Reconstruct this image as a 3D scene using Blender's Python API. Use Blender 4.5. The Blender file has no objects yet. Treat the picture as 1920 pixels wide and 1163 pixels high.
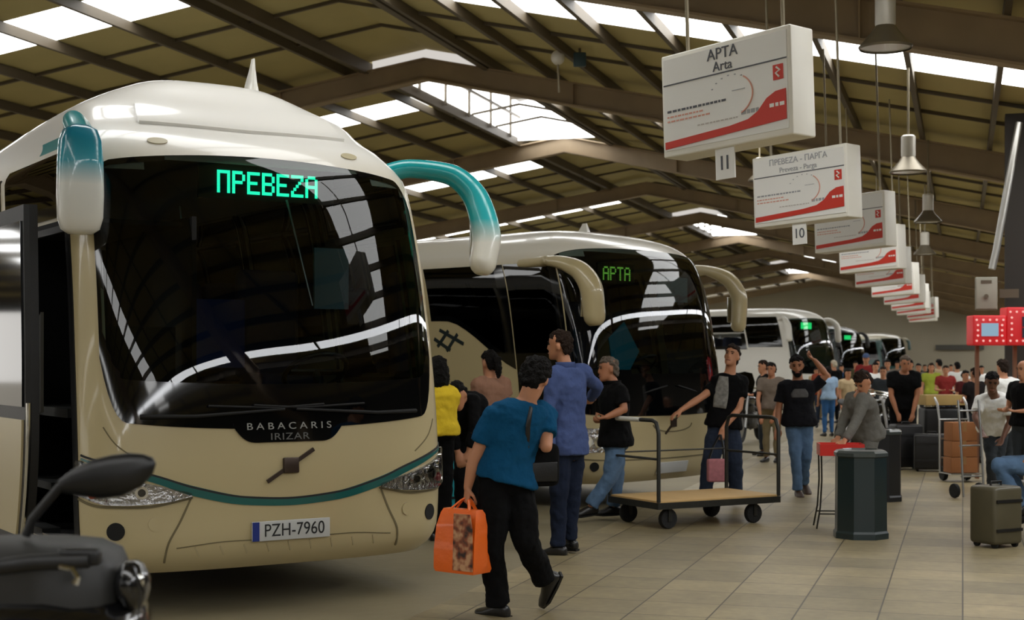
import bpy, bmesh, math, random
from mathutils import Vector, Matrix
random.seed(7)
R = math.radians
V = Vector
SC = bpy.context.scene
COL = SC.collection
# ------------------------------------------------------------------ camera, world, exposure
F, CX, YH, HC = 2750.0, 960.0, 672.0, 1.60          # focal length in px, vanishing column, horizon row, eye height
cd = bpy.data.cameras.new('camera'); cam = bpy.data.objects.new('camera', cd); COL.objects.link(cam)
cam.location = (0, 0, HC); cam.rotation_euler = (R(90), 0, 0)
cd.sensor_width = 36.0; cd.lens = F / 1920 * 36.0; cd.shift_y = (YH - 581.5) / 1920
cd.clip_start = 0.05; cd.clip_end = 600
cd.dof.use_dof = True; cd.dof.focus_distance = 10.0; cd.dof.aperture_fstop = 3.6
SC.camera = cam
wd = bpy.data.worlds.new('world'); SC.world = wd; wd.use_nodes = True
bg = wd.node_tree.nodes['Background']; bg.inputs[0].default_value = (1.0, 0.97, 0.92, 1); bg.inputs[1].default_value = 1.6
vs = SC.view_settings
vs.view_transform = 'Standard'; vs.look = 'None'; vs.exposure = 0.1; vs.gamma = 1.0; vs.use_curve_mapping = False
ROOF_GLOW = 5.7
# ------------------------------------------------------------------ materials
def lin(c):
    return tuple(((v / 255) / 12.92 if v / 255 <= 0.04045 else ((v / 255 + 0.055) / 1.055) ** 2.4) for v in c) + (1.0,)
MATS = {}
def mat(name, rgb, rough=0.5, metal=0.0, coat=0.0, var=0.0, scale=6.0, bump=0.0, bscale=40.0, emit=None, es=0.0, spec=0.5):
    if name in MATS: return MATS[name]
    m = bpy.data.materials.new(name); m.use_nodes = True; nt = m.node_tree; b = nt.nodes['Principled BSDF']
    c = lin(rgb)
    b.inputs['Base Color'].default_value = c; b.inputs['Roughness'].default_value = rough; b.inputs['Metallic'].default_value = metal
    b.inputs['Coat Weight'].default_value = coat; b.inputs['Coat Roughness'].default_value = 0.06; b.inputs['Specular IOR Level'].default_value = spec
    if emit: b.inputs['Emission Color'].default_value = lin(emit); b.inputs['Emission Strength'].default_value = es
    tc = nt.nodes.new('ShaderNodeTexCoord')
    nz = nt.nodes.new('ShaderNodeTexNoise'); nz.inputs['Scale'].default_value = scale; nz.inputs['Detail'].default_value = 5
    nt.links.new(tc.outputs['Object'], nz.inputs['Vector'])
    if var > 0:
        mx = nt.nodes.new('ShaderNodeMix'); mx.data_type = 'RGBA'
        mx.inputs[6].default_value = tuple(v * (1 - var) for v in c[:3]) + (1,); mx.inputs[7].default_value = tuple(min(1, v * (1 + var)) for v in c[:3]) + (1,)
        nt.links.new(nz.outputs['Fac'], mx.inputs[0]); nt.links.new(mx.outputs[2], b.inputs['Base Color'])
    if bump > 0:
        n2 = nt.nodes.new('ShaderNodeTexNoise'); n2.inputs['Scale'].default_value = bscale; n2.inputs['Detail'].default_value = 4
        nt.links.new(tc.outputs['Object'], n2.inputs['Vector'])
        bp = nt.nodes.new('ShaderNodeBump'); bp.inputs['Strength'].default_value = bump; bp.inputs['Distance'].default_value = 0.02
        nt.links.new(n2.outputs['Fac'], bp.inputs['Height']); nt.links.new(bp.outputs[0], b.inputs['Normal'])
    MATS[name] = m
    return m
def glass_mat(name, tint, ior=1.6, rough=0.01):
    m = bpy.data.materials.new(name); m.use_nodes = True; nt = m.node_tree; nt.nodes.clear()
    out = nt.nodes.new('ShaderNodeOutputMaterial'); mx = nt.nodes.new('ShaderNodeMixShader'); fr = nt.nodes.new('ShaderNodeFresnel')
    tr = nt.nodes.new('ShaderNodeBsdfTransparent'); gl = nt.nodes.new('ShaderNodeBsdfGlossy')
    fr.inputs[0].default_value = ior; tr.inputs[0].default_value = tint + (1,); gl.inputs['Roughness'].default_value = rough
    nt.links.new(fr.outputs[0], mx.inputs[0]); nt.links.new(tr.outputs[0], mx.inputs[1]); nt.links.new(gl.outputs[0], mx.inputs[2]); nt.links.new(mx.outputs[0], out.inputs[0])
    MATS[name] = m
    return m
def emit_mat(name, rgb, s):
    m = bpy.data.materials.new(name); m.use_nodes = True; nt = m.node_tree; nt.nodes.clear()
    out = nt.nodes.new('ShaderNodeOutputMaterial'); e = nt.nodes.new('ShaderNodeEmission')
    e.inputs[0].default_value = lin(rgb); e.inputs[1].default_value = s; nt.links.new(e.outputs[0], out.inputs[0])
    MATS[name] = m
    return m
def grad_mat(name, stops, axis=2, lo=0.0, hi=1.0, rough=0.25, coat=0.6):
    """sprayed paint fading from one colour to another along an object axis"""
    m = bpy.data.materials.new(name); m.use_nodes = True; nt = m.node_tree; b = nt.nodes['Principled BSDF']
    b.inputs['Roughness'].default_value = rough; b.inputs['Coat Weight'].default_value = coat; b.inputs['Coat Roughness'].default_value = 0.05
    tc = nt.nodes.new('ShaderNodeTexCoord'); sx = nt.nodes.new('ShaderNodeSeparateXYZ'); mr = nt.nodes.new('ShaderNodeMapRange'); cr = nt.nodes.new('ShaderNodeValToRGB')
    mr.inputs['From Min'].default_value = lo; mr.inputs['From Max'].default_value = hi
    nt.links.new(tc.outputs['Object'], sx.inputs[0]); nt.links.new(sx.outputs[axis], mr.inputs[0]); nt.links.new(mr.outputs[0], cr.inputs[0])
    e = cr.color_ramp.elements
    while len(e) < len(stops): e.new(0.5)
    for k, (p, c) in enumerate(stops): e[k].position = p; e[k].color = lin(c)
    nt.links.new(cr.outputs[0], b.inputs['Base Color'])
    MATS[name] = m
    return m
# ------------------------------------------------------------------ mesh building
class MB:
    def __init__(s): s.v = []; s.f = []; s.m = []
    def add(s, verts, faces, m=0):
        o = len(s.v); s.v += [tuple(p) for p in verts]; s.f += [tuple(i + o for i in f) for f in faces]; s.m += [m] * len(faces)
        return s
    def loft(s, rings, m=0, cap=True, closed=True):
        n = len(rings[0]); vs_ = [p for r in rings for p in r]; fs = []
        for i in range(len(rings) - 1):
            for j in range(n if closed else n - 1):
                k = (j + 1) % n
                fs.append((i * n + j, i * n + k, (i + 1) * n + k, (i + 1) * n + j))
        if cap: fs.append(tuple(range(n - 1, -1, -1))); fs.append(tuple((len(rings) - 1) * n + j for j in range(n)))
        return s.add(vs_, fs, m)
    def box(s, c, size, rz=0.0, m=0, M=None, bev=0.0):
        x, y, z = (v / 2 for v in size); c = V(c); r = M if M else Matrix.Rotation(rz, 3, 'Z')
        if bev <= 0:
            p = [c + r @ V((a * x, b * y, d * z)) for d in (-1, 1) for a, b in ((-1, -1), (1, -1), (1, 1), (-1, 1))]
            return s.add(p, [(3, 2, 1, 0), (4, 5, 6, 7), (0, 1, 5, 4), (1, 2, 6, 5), (2, 3, 7, 6), (3, 0, 4, 7)], m)
        bm = bmesh.new(); bmesh.ops.create_cube(bm, size=1)
        for q in bm.verts: q.co = V((q.co.x * 2 * x, q.co.y * 2 * y, q.co.z * 2 * z))
        bmesh.ops.bevel(bm, geom=bm.edges[:] , offset=min(bev, x * .9, y * .9, z * .9), segments=3, affect='EDGES', profile=0.5)
        bm.verts.index_update()
        s.add([c + r @ q.co for q in bm.verts], [[q.index for q in f.verts] for f in bm.faces], m); bm.free()
        return s
    def tube(s, path, rad, n=10, m=0, cap=True, flat=1.0, up=None):
        path = [V(p) for p in path]
        if not hasattr(rad, '__len__'): rad = [rad] * len(path)
        rings = []; ref = up
        for i, p in enumerate(path):
            t = (path[min(i + 1, len(path) - 1)] - path[max(i - 1, 0)])
            t = t.normalized() if t.length > 1e-9 else V((0, 0, 1))
            if ref is None: ref = V((0, 0, 1)) if abs(t.z) < 0.9 else V((0, 1, 0))
            a = ref.cross(t)
            if a.length < 1e-6: a = V((1, 0, 0)).cross(t)
            a.normalize(); b = t.cross(a)
            if up is None: ref = b
            rings.append([p + a * (rad[i] * math.cos(2 * math.pi * k / n)) + b * (rad[i] * flat * math.sin(2 * math.pi * k / n)) for k in range(n)])
        return s.loft(rings, m, cap)
    def cyl(s, p0, p1, r0, r1=None, n=16, m=0, cap=True):
        return s.tube([p0, p1], [r0, r0 if r1 is None else r1], n, m, cap)
    def lathe(s, prof, c=(0, 0, 0), n=24, m=0, M=None, cap=True):
        c = V(c); rr = M if M else Matrix.Identity(3)
        return s.loft([[c + rr @ V((r * math.cos(2 * math.pi * k / n), r * math.sin(2 * math.pi * k / n), z)) for k in range(n)] for r, z in prof], m, cap)
    def ell(s, c, r, M=None, nu=14, nv=9, m=0):
        c = V(c); rr = M if M else Matrix.Identity(3); rings = []
        for i in range(1, nv):
            a = math.pi * i / nv - math.pi / 2
            rings.append([c + rr @ V((r[0] * math.cos(a) * math.cos(2 * math.pi * k / nu), r[1] * math.cos(a) * math.sin(2 * math.pi * k / nu), r[2] * math.sin(a))) for k in range(nu)])
        return s.loft(rings, m, True)
    def prism(s, poly, M, depth, m=0):
        """2-D outline (x, y) extruded along local z by depth, placed by the 4x4 M"""
        a = [M @ V((x, y, 0)) for x, y in poly]; b = [M @ V((x, y, depth)) for x, y in poly]; n = len(poly)
        return s.add(a + b, [tuple(range(n - 1, -1, -1)), tuple(range(n, 2 * n))] + [(i, (i + 1) % n, n + (i + 1) % n, n + i) for i in range(n)], m)
    def build(s, name, mats, parent=None, loc=None, smooth=40):
        me = bpy.data.meshes.new(name); me.from_pydata(s.v, [], s.f); me.update()
        if not isinstance(mats, (list, tuple)): mats = [mats]
        for q in mats: me.materials.append(q)
        if len(mats) > 1: me.polygons.foreach_set('material_index', s.m)
        bm = bmesh.new(); bm.from_mesh(me); bmesh.ops.recalc_face_normals(bm, faces=bm.faces[:]); bm.to_mesh(me); bm.free()
        if smooth:
            me.polygons.foreach_set('use_smooth', [True] * len(me.polygons)); me.set_sharp_from_angle(angle=R(smooth))
        o = bpy.data.objects.new(name, me); COL.objects.link(o)
        if parent: o.parent = parent
        if loc is not None: o.location = loc
        return o
def tag(o, label, cat, group=None):
    o['label'] = label; o['category'] = cat
    if group: o['group'] = group
    return o
def thing(name, label, cat, loc, rz=0.0, group=None):
    o = bpy.data.objects.new(name, None); COL.objects.link(o); o.location = loc; o.rotation_euler = (0, 0, rz); o.empty_display_size = 0.1
    return tag(o, label, cat, group)
def struct(o): o['kind'] = 'structure'; return o
def text(name, s, size, m, parent, M, ext=0.002, align='CENTER', sx=1.0, sp=1.0):
    cu = bpy.data.curves.new(name, 'FONT'); cu.body = s; cu.size = size; cu.extrude = ext; cu.align_x = align; cu.align_y = 'CENTER'; cu.space_character = sp
    cu.materials.append(m); o = bpy.data.objects.new(name, cu); COL.objects.link(o)
    dg = bpy.context.evaluated_depsgraph_get(); me = bpy.data.meshes.new_from_object(o.evaluated_get(dg)); me.name = name
    bpy.data.objects.remove(o); bpy.data.curves.remove(cu)
    o = bpy.data.objects.new(name, me); COL.objects.link(o)
    if parent: o.parent = parent
    o.matrix_local = M @ Matrix.Diagonal((sx, 1, 1, 1))
    return o
def at(x, y, Y):                                     # the point of the place seen at pixel (x, y), Y metres ahead
    return V(((x - CX) / F * Y, Y, HC + (YH - y) / F * Y))
def gnd(x, y):                                       # the point of the ground seen at pixel (x, y)
    Y = F * HC / (y - YH); return V(((x - CX) / F * Y, Y, 0))
TH = math.atan2(1805 - CX, F)                        # the hall's long axis, right of the view direction
AX = V((math.sin(TH), math.cos(TH), 0)); TX = V((math.cos(TH), -math.sin(TH), 0))
def hall(t, a, z=0.0): return TX * t + AX * a + V((0, 0, z))
# ------------------------------------------------------------------ the hall
def plane_mat_floor():
    m = bpy.data.materials.new('stone_paving'); m.use_nodes = True; nt = m.node_tree; N = nt.nodes; L = nt.links; b = N['Principled BSDF']
    tc = N.new('ShaderNodeTexCoord'); br = N.new('ShaderNodeTexBrick'); br.offset = 0.0; br.squash = 1.0
    br.inputs['Scale'].default_value = 1.0; br.inputs['Brick Width'].default_value = 0.5; br.inputs['Row Height'].default_value = 0.5
    br.inputs['Mortar Size'].default_value = 0.006; br.inputs['Mortar Smooth'].default_value = 0.3
    br.inputs['Color1'].default_value = lin((160, 145, 110)); br.inputs['Color2'].default_value = lin((134, 122, 92)); br.inputs['Mortar'].default_value = lin((70, 64, 50))
    L.new(tc.outputs['Object'], br.inputs['Vector'])
    n1 = N.new('ShaderNodeTexNoise'); n1.inputs['Scale'].default_value = 1.1; n1.inputs['Detail'].default_value = 8; n1.inputs['Roughness'].default_value = 0.65
    n2 = N.new('ShaderNodeTexNoise'); n2.inputs['Scale'].default_value = 14; n2.inputs['Detail'].default_value = 6
    L.new(tc.outputs['Object'], n1.inputs['Vector']); L.new(tc.outputs['Object'], n2.inputs['Vector'])
    r1 = N.new('ShaderNodeMapRange'); r1.inputs[1].default_value = 0.3; r1.inputs[2].default_value = 0.7; r1.inputs[3].default_value = 0.62; r1.inputs[4].default_value = 1.1
    r2 = N.new('ShaderNodeMapRange'); r2.inputs[1].default_value = 0.3; r2.inputs[2].default_value = 0.7; r2.inputs[3].default_value = 0.86; r2.inputs[4].default_value = 1.08
    L.new(n1.outputs['Fac'], r1.inputs[0]); L.new(n2.outputs['Fac'], r2.inputs[0])
    mu = N.new('ShaderNodeMath'); mu.operation = 'MULTIPLY'; L.new(r1.outputs[0], mu.inputs[0]); L.new(r2.outputs[0], mu.inputs[1])
    mx = N.new('ShaderNodeMix'); mx.data_type = 'RGBA'; mx.blend_type = 'MULTIPLY'; mx.inputs[0].default_value = 1.0
    L.new(br.outputs['Color'], mx.inputs[6]); L.new(mu.outputs[0], mx.inputs[7]); L.new(mx.outputs[2], b.inputs['Base Color'])
    b.inputs['Roughness'].default_value = 0.42
    bp = N.new('ShaderNodeBump'); bp.inputs['Strength'].default_value = 0.25; bp.inputs['Distance'].default_value = 0.01; L.new(br.outputs['Fac'], bp.inputs['Height']); bp.invert = True
    L.new(bp.outputs[0], b.inputs['Normal'])
    return m
M_ROOF = mat('roof_sheet', (180, 167, 114), 0.8, var=0.18, scale=0.7)
M_STEEL = mat('roof_steel', (156, 137, 111), 0.6, var=0.25, scale=2.0)
M_STEEL2 = mat('roof_steel_dark', (88, 78, 62), 0.6, var=0.2, scale=2.0)
M_LIGHT = emit_mat('translucent_roof_sheet', (250, 250, 248), ROOF_GLOW)
M_DIM = emit_mat('lantern_roof_sheet', (232, 226, 218), 0.75)
M_WALL = mat('rendered_wall', (150, 142, 124), 0.85, var=0.1, scale=0.5, bump=0.1, bscale=3)
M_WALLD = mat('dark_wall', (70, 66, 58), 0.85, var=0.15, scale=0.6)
M_ROAD = mat('stained_concrete', (128, 118, 92), 0.6, var=0.38, scale=0.9, bump=0.25, bscale=9)
M_OUT = mat('outside_yard', (150, 145, 135), 0.9, var=0.1)
RT, RZ, PITCH, A0 = -9.54, 7.35, 10.0, 25.6          # ridge line, ridge height, frame spacing, first frame in view
SL, SR = 0.156, 0.215                                # roof falls, left and right
TL, TR = -36.0, 7.5                                  # eaves
def zr(t): return RZ - (SL * (RT - t) if t < RT else SR * (t - RT))
K0, K1 = -5, 8
def slab(name, t0, t1, a0, a1, m, th=0.06, dz=0.0):
    mb = MB(); p = []
    for z in (0, th):
        for t, a in ((t0, a0), (t1, a0), (t1, a1), (t0, a1)): p.append(hall(t, a, zr(t) + dz + z))
    mb.add(p, [(3, 2, 1, 0), (4, 5, 6, 7), (0, 1, 5, 4), (1, 2, 6, 5), (2, 3, 7, 6), (3, 0, 4, 7)])
    return struct(mb.build(name, m, smooth=0))
flr = MB(); T0 = -3.25
def ground(name, t0, t1, a0, a1, m, z):
    o = bpy.data.objects.new(name, None)
    mb = MB(); mb.box(((t0 + t1) / 2, (a0 + a1) / 2, z - 0.1), (t1 - t0, a1 - a0, 0.2))
    o = mb.build(name, m, smooth=0); o.rotation_euler = (0, 0, -TH); return struct(o)
ground('floor', T0, TR + .3, -30, A0 + 81, plane_mat_floor(), 0.0)
ground('floor', TL - 2, T0, -30, A0 + 81, M_ROAD, 0.0)
ground('ground_outside', -90, TL - 2, -30, A0 + 81, M_OUT, -0.02)
LANT = (0, 3, 6, -3)                                   # bays with a raised ridge lantern
for k in range(K0, K1):
    a = A0 + PITCH * k; b0, b1 = a + 0.33 * PITCH, a + 0.33 * PITCH + 1.35
    lan = k in LANT; tl = RT - 1.15 if lan else RT; tr_ = RT + 1.15 if lan else RT
    for (s0, s1) in ((TL, tl), (tr_, TR)):
        slab('ceiling', s0, s1, a, b0, M_ROOF); slab('ceiling', s0, s1, b1, a + PITCH, M_ROOF)
    slab('window_rooflight', TL + 1.5, RT - 1.7, b0, b1, M_LIGHT); slab('ceiling', TL, TL + 1.5, b0, b1, M_ROOF); slab('ceiling', RT - 1.7, tl, b0, b1, M_ROOF) if not lan else None
    slab('window_rooflight', RT + 1.5, TR - 2.2, b0, b1, M_LIGHT); slab('ceiling', TR - 2.2, TR, b0, b1, M_ROOF)
    if not lan: slab('ceiling', RT, RT + 1.5, b0, b1, M_ROOF)
    if lan:
        l0, l1 = a - 0.12 * PITCH if k else a - 0.12 * PITCH, a + PITCH * 0.97
        l0 = a + 0.02 * PITCH
        H = 0.95
        for sgn, mm, nm in ((-1, M_LIGHT, 'window_lantern'), (1, M_STEEL, 'wall_lantern')):
            t = RT + sgn * 1.15; mb = MB(); z0, z1 = zr(t) - 0.02, RZ + H - 0.25
            mb.box((t, (l0 + l1) / 2, (z0 + z1) / 2), (0.05, l1 - l0, z1 - z0)); o = mb.build(nm, mm, smooth=0); o.rotation_euler = (0, 0, -TH); struct(o)
        for sgn in (-1, 1):
            p = [hall(RT, l0, RZ + H), hall(RT + sgn * 1.25, l0, RZ + H - 0.28), hall(RT + sgn * 1.25, l1, RZ + H - 0.28), hall(RT, l1, RZ + H)]
            mb = MB(); mb.add(p + [q + V((0, 0, .04)) for q in p], [(0, 1, 2, 3), (7, 6, 5, 4), (0, 4, 5, 1), (1, 5, 6, 2), (2, 6, 7, 3), (3, 7, 4, 0)]); struct(mb.build('ceiling_lantern', M_DIM, smooth=0))
        for aa, mm in ((l0, M_DIM), (l1, M_LIGHT)):
            mb = MB(); mb.box((RT, aa, RZ + .2), (2.3, 0.05, 0.95)); o = mb.build('window_lantern_end', mm, smooth=0); o.rotation_euler = (0, 0, -TH); struct(o)
        for q in range(6):                            # glazing bars
            aa = l0 + (l1 - l0) * (q + .5) / 6
            mb = MB(); mb.box((RT - 1.1, aa, RZ + .2), (0.05, 0.06, 1.0)); mb.box((RT, aa, RZ + .66), (2.2, .06, .08)); o = mb.build('trim_lantern_bar', M_STEEL2, smooth=0); o.rotation_euler = (0, 0, -TH); struct(o)
        mb = MB(); mb.box((RT - 1.1, (l0 + l1) / 2, RZ + .3), (0.06, l1 - l0, .06)); o = mb.build('trim_lantern_bar', M_STEEL2, smooth=0); o.rotation_euler = (0, 0, -TH); struct(o)
def barh(name, t0, a0, z0, t1, a1, z1, w, h, m, axis):
    mb = MB(); A_, B_ = hall(t0, a0, z0), hall(t1, a1, z1); s = axis * (w / 2); d = V((0, 0, h / 2))
    mb.add([p + q for p in (A_, B_) for q in (-s - d, s - d, s + d, -s + d)], [(3, 2, 1, 0), (4, 5, 6, 7), (0, 1, 5, 4), (1, 2, 6, 5), (2, 3, 7, 6), (3, 0, 4, 7)])
    return mb
amin, amax = A0 + PITCH * K0, A0 + PITCH * K1
ts = [RT - 0.25 - 1.35 * i for i in range(20)] + [RT + 0.25 + 1.08 * i for i in range(16)]
for t in ts:                                          # purlins
    if abs(t - RT) < 1.0:
        continue
    struct(barh('roof_purlin', t, amin, zr(t) - 0.09, t, amax, zr(t) - 0.09, 0.07, 0.16, M_STEEL2, TX).build('roof_purlin', M_STEEL2, smooth=0))
for t in (RT - 1.2, RT + 1.2):
    struct(barh('roof_purlin', t, amin, zr(t) - 0.1, t, amax, zr(t) - 0.1, 0.12, 0.22, M_STEEL2, TX).build('roof_purlin', M_STEEL2, smooth=0))
for k in range(K0, K1 + 1):                           # portal frames: I-section rafters with stiffeners, columns
    a = A0 + PITCH * k
    for t0, t1 in ((TL, RT), (RT, TR)):
        z0, z1 = zr(t0) - .19, zr(t1) - .19; d0, d1 = (.5, .38) if t0 == TL else (.38, .5)
        mb = MB()
        for dz, w, h in ((0.0, .24, .03), (None, .03, None), (1, .24, .03)):
            if dz == 0.0: q = barh('', t0, a, z0, t1, a, z1, w, h, None, AX)
            elif dz == 1: q = barh('', t0, a, z0 - d0, t1, a, z1 - d1, w, h, None, AX)
            else:
                q = MB(); s = AX * .015
                P = [hall(t0, a, z0 - d0), hall(t1, a, z1 - d1), hall(t1, a, z1), hall(t0, a, z0)]
                q.add([p - s for p in P] + [p + s for p in P], [(3, 2, 1, 0), (4, 5, 6, 7), (0, 1, 5, 4), (1, 2, 6, 5), (2, 3, 7, 6), (3, 0, 4, 7)])
            mb.add(q.v, q.f)
        n = int(abs(t1 - t0) / 2.7)
        for i in range(1, n):
            t = t0 + (t1 - t0) * i / n; z = z0 + (z1 - z0) * i / n; d = d0 + (d1 - d0) * i / n
            c = hall(t, a, z - d / 2); mb.box(c, (.02, .2, d), rz=-TH)
        struct(mb.build('roof_beam', M_STEEL, smooth=0))
    for f in (.14, .6, .78) if k < K1 else ():
        for t0, t1 in ((TL, RT), (RT, TR)):
            struct(barh('', t0, a + f * PITCH, zr(t0) - .03, t1, a + f * PITCH, zr(t1) - .03, .05, .05, None, AX).build('roof_batten', M_STEEL2, smooth=0))
    for t, zz in ((TL + .3, zr(TL)), (TR - .2, zr(TR))):
        mb = MB(); mb.box(hall(t, a, (zz - .2) / 2), (.3, .22, zz - .2), rz=-TH); struct(mb.build('column', M_STEEL, smooth=0))
# longitudinal rooflight over the waiting side
slab('window_rooflight', 3.9, 4.35, amin, amax, emit_mat('clear_roof_sheet', (250, 252, 255), 15.0), th=0.02, dz=-0.012)
def wallq(name, P, m, th, nrm):
    mb = MB(); n = len(P); mb.add(P + [p + nrm * th for p in P], [tuple(range(n - 1, -1, -1)), tuple(range(n, 2 * n))] + [(i, (i + 1) % n, n + (i + 1) % n, n + i) for i in range(n)])
    return struct(mb.build(name, m, smooth=0))
def gable(name, a, m, th):
    return wallq(name, [hall(TL, a, 0), hall(TR, a, 0), hall(TR, a, zr(TR)), hall(RT, a, zr(RT)), hall(TL, a, zr(TL))], m, th, AX)
gable('wall_back', amax + .15, M_WALL, .2)
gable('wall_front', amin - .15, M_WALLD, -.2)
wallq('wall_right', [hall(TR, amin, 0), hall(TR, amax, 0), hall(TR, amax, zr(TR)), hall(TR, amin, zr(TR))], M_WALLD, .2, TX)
M_DAY = emit_mat('daylight_pane', (250, 250, 246), 5.0)
def back_pt(x, y):                                     # the point of the back wall in line with pixel (x, y)
    d = V(((x - CX) / F, 1, (YH - y) / F)); Yb = (amax + .12) / d.dot(AX); return V((0, 0, HC)) + d * Yb
for x0, x1 in ((1258, 1312), (1320, 1372), (1382, 1440), (1450, 1505)):
    wallq('window_back', [back_pt(x0, 650), back_pt(x1, 650), back_pt(x1, 622), back_pt(x0, 622)], M_DAY, .05, -AX)
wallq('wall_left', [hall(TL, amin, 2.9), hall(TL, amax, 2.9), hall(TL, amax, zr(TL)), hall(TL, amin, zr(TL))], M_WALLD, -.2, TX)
mb = MB(); mb.box((TR - 7.7, amax - .02, 2.35), (3.2, .1, .35)); o = mb.build('trim_wall_duct', mat('duct_dark', (70, 68, 62), .7), smooth=0); o.rotation_euler = (0, 0, -TH); struct(o)
# ------------------------------------------------------------------ coaches
def pchip(xs, ys):
    n = len(xs); h = [xs[i + 1] - xs[i] for i in range(n - 1)]; d = [(ys[i + 1] - ys[i]) / h[i] for i in range(n - 1)]
    m = [d[0]] + [0 if d[i - 1] * d[i] <= 0 else 3 * (h[i - 1] + h[i]) / ((2 * h[i] + h[i - 1]) / d[i - 1] + (h[i] + 2 * h[i - 1]) / d[i]) for i in range(1, n - 1)] + [d[-1]]
    def f(x):
        if x <= xs[0]: return ys[0]
        if x >= xs[-1]: return ys[-1]
        i = 0
        while x > xs[i + 1]: i += 1
        t = (x - xs[i]) / h[i]; a = t * t * (3 - 2 * t)
        return ys[i] * (1 - a) + ys[i + 1] * a + h[i] * (t * (1 - t) * (1 - t) * m[i] + t * t * (t - 1) * m[i + 1])
    return f
def sstep(x): x = max(0.0, min(1.0, x)); return x * x * (3 - 2 * x)
class Surf:
    """coach body: u runs -1..1 round the front and on along the sides in metres, z is the height"""
    def __init__(s, prof, d, n, L, sink=0.0, zs=3.0):
        s.f = pchip([p[0] for p in prof], [p[1] for p in prof]); s.w = pchip([p[0] for p in prof], [p[2] for p in prof])
        s.z0 = prof[0][0]; s.z1 = prof[-1][0]; s.d = d; s.n = n; s.L = L; s.sink = sink; s.zs = zs
    def S(s, u, z):
        f = s.f(z); w = s.w(z)
        if abs(u) <= 1:
            a = u * math.pi / 2; sa = math.sin(a); ca = math.cos(a); r = (abs(sa) ** s.n + abs(ca) ** s.n) ** (-1 / s.n)
            x, y = w * r * sa, f + s.d * (1 - r * ca)
        else: x, y = math.copysign(w, u), min(f + s.d + abs(u) - 1, s.L)
        if s.sink and z > s.zs: z = z - (z - s.zs) * s.sink * sstep((y - 1.6) / 3.5)
        return V((x, y, z))
    def N(s, u, z):
        e = 0.004; a = s.S(u + e, z) - s.S(u - e, z); b = s.S(u, min(z + e, s.z1)) - s.S(u, max(z - e, s.z0))
        n = a.cross(b); n.normalize(); return n
    def P(s, u, z, off=0.0): return s.S(u, z) + s.N(u, z) * off
    def uside(s, y, z, sg=1): return sg * (1 + max(0, y - s.f(z) - s.d))
    def patch(s, ua, ub, zb, zt, nu=40, nv=20, off=.006, border=0.0, bm=1, m=0, skirt=.03, low=None, mb=None):
        """a panel lying on the body between two side curves and two height curves; its border may be another material"""
        mb = mb or MB(); ca = (lambda v: v) if not callable(ua) else None
        fa = ua if callable(ua) else (lambda t: ua); fb = ub if callable(ub) else (lambda t: ub)
        fz0 = zb if callable(zb) else (lambda u: zb); fz1 = zt if callable(zt) else (lambda u: zt)
        g = []
        for j in range(nv + 1):
            row = []
            for i in range(nu + 1):
                t = j / nv; u = fa(t) + (fb(t) - fa(t)) * i / nu; z = fz0(u) + (fz1(u) - fz0(u)) * t
                row.append((u, z))
            g.append(row)
        vs_ = [s.P(u, z, off) for r in g for u, z in r]; W = nu + 1; fs = []; ms = []
        for j in range(nv):
            for i in range(nu):
                fs.append((j * W + i, j * W + i + 1, (j + 1) * W + i + 1, (j + 1) * W + i))
                mm = m
                if border > 0:
                    c = s.S(*g[j][i]); 
                    e0 = (s.S(*g[0][i]) - c).length; e1 = (s.S(*g[nv][i]) - c).length; e2 = (s.S(*g[j][0]) - c).length; e3 = (s.S(*g[j][nu]) - c).length
                    lo = low if low is not None else border
                    if e0 < lo or min(e1, e2, e3) < border: mm = bm
                ms.append(mm)
        o = len(mb.v); mb.v += [tuple(p) for p in vs_]; mb.f += [tuple(k + o for k in f) for f in fs]; mb.m += ms
        loop = [(0, i) for i in range(nu)] + [(j, nu) for j in range(nv)] + [(nv, nu - i) for i in range(nu)] + [(nv - j, 0) for j in range(nv)]
        ins = [s.P(*g[j][i], off - skirt) for j, i in loop]; o2 = len(mb.v); mb.v += [tuple(p) for p in ins]; n = len(loop)
        for k in range(n):
            a = loop[k][0] * W + loop[k][1] + o; b = loop[(k + 1) % n][0] * W + loop[(k + 1) % n][1] + o
            mb.f.append((a, o2 + k, o2 + (k + 1) % n, b)); mb.m.append(bm if border > 0 else m)
        return mb
    def ribbon(s, pts, wid, off=.008, n=30, mb=None, m=0, th=.012):
        """a strip lying on the body along (u, z) points, each with its width"""
        mb = mb or MB(); us = pchip(list(range(len(pts))), [p[0] for p in pts]); zs = pchip(list(range(len(pts))), [p[1] for p in pts])
        ws = pchip(list(range(len(pts))), wid if hasattr(wid, '__len__') else [wid] * len(pts)); rings = []
        for i in range(n + 1):
            t = (len(pts) - 1) * i / n; t0 = max(0, t - .02); t1 = min(len(pts) - 1, t + .02)
            tg = (s.S(us(t1), zs(t1)) - s.S(us(t0), zs(t0))).normalized(); nn = s.N(us(t), zs(t)); b = nn.cross(tg); c = s.S(us(t), zs(t)); w = ws(t) / 2
            rings.append([c + b * w + nn * (off - th), c + b * w + nn * off, c - b * w + nn * off, c - b * w + nn * (off - th)])
        return mb.loft(rings, m)
    def disc(s, u, z, r, off=.008, depth=.03, mb=None, m=0, n=24, sq=1.0):
        mb = mb or MB(); nn = s.N(u, z); a = V((0, 0, 1)).cross(nn).normalized(); b = nn.cross(a); c = s.S(u, z)
        rg = lambda q, k: [c + nn * q + a * (r * k * sq * math.cos(2 * math.pi * i / n)) + b * (r * k * math.sin(2 * math.pi * i / n)) for i in range(n)]
        return mb.loft([rg(off - depth, 1), rg(off, 1)], m)
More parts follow.
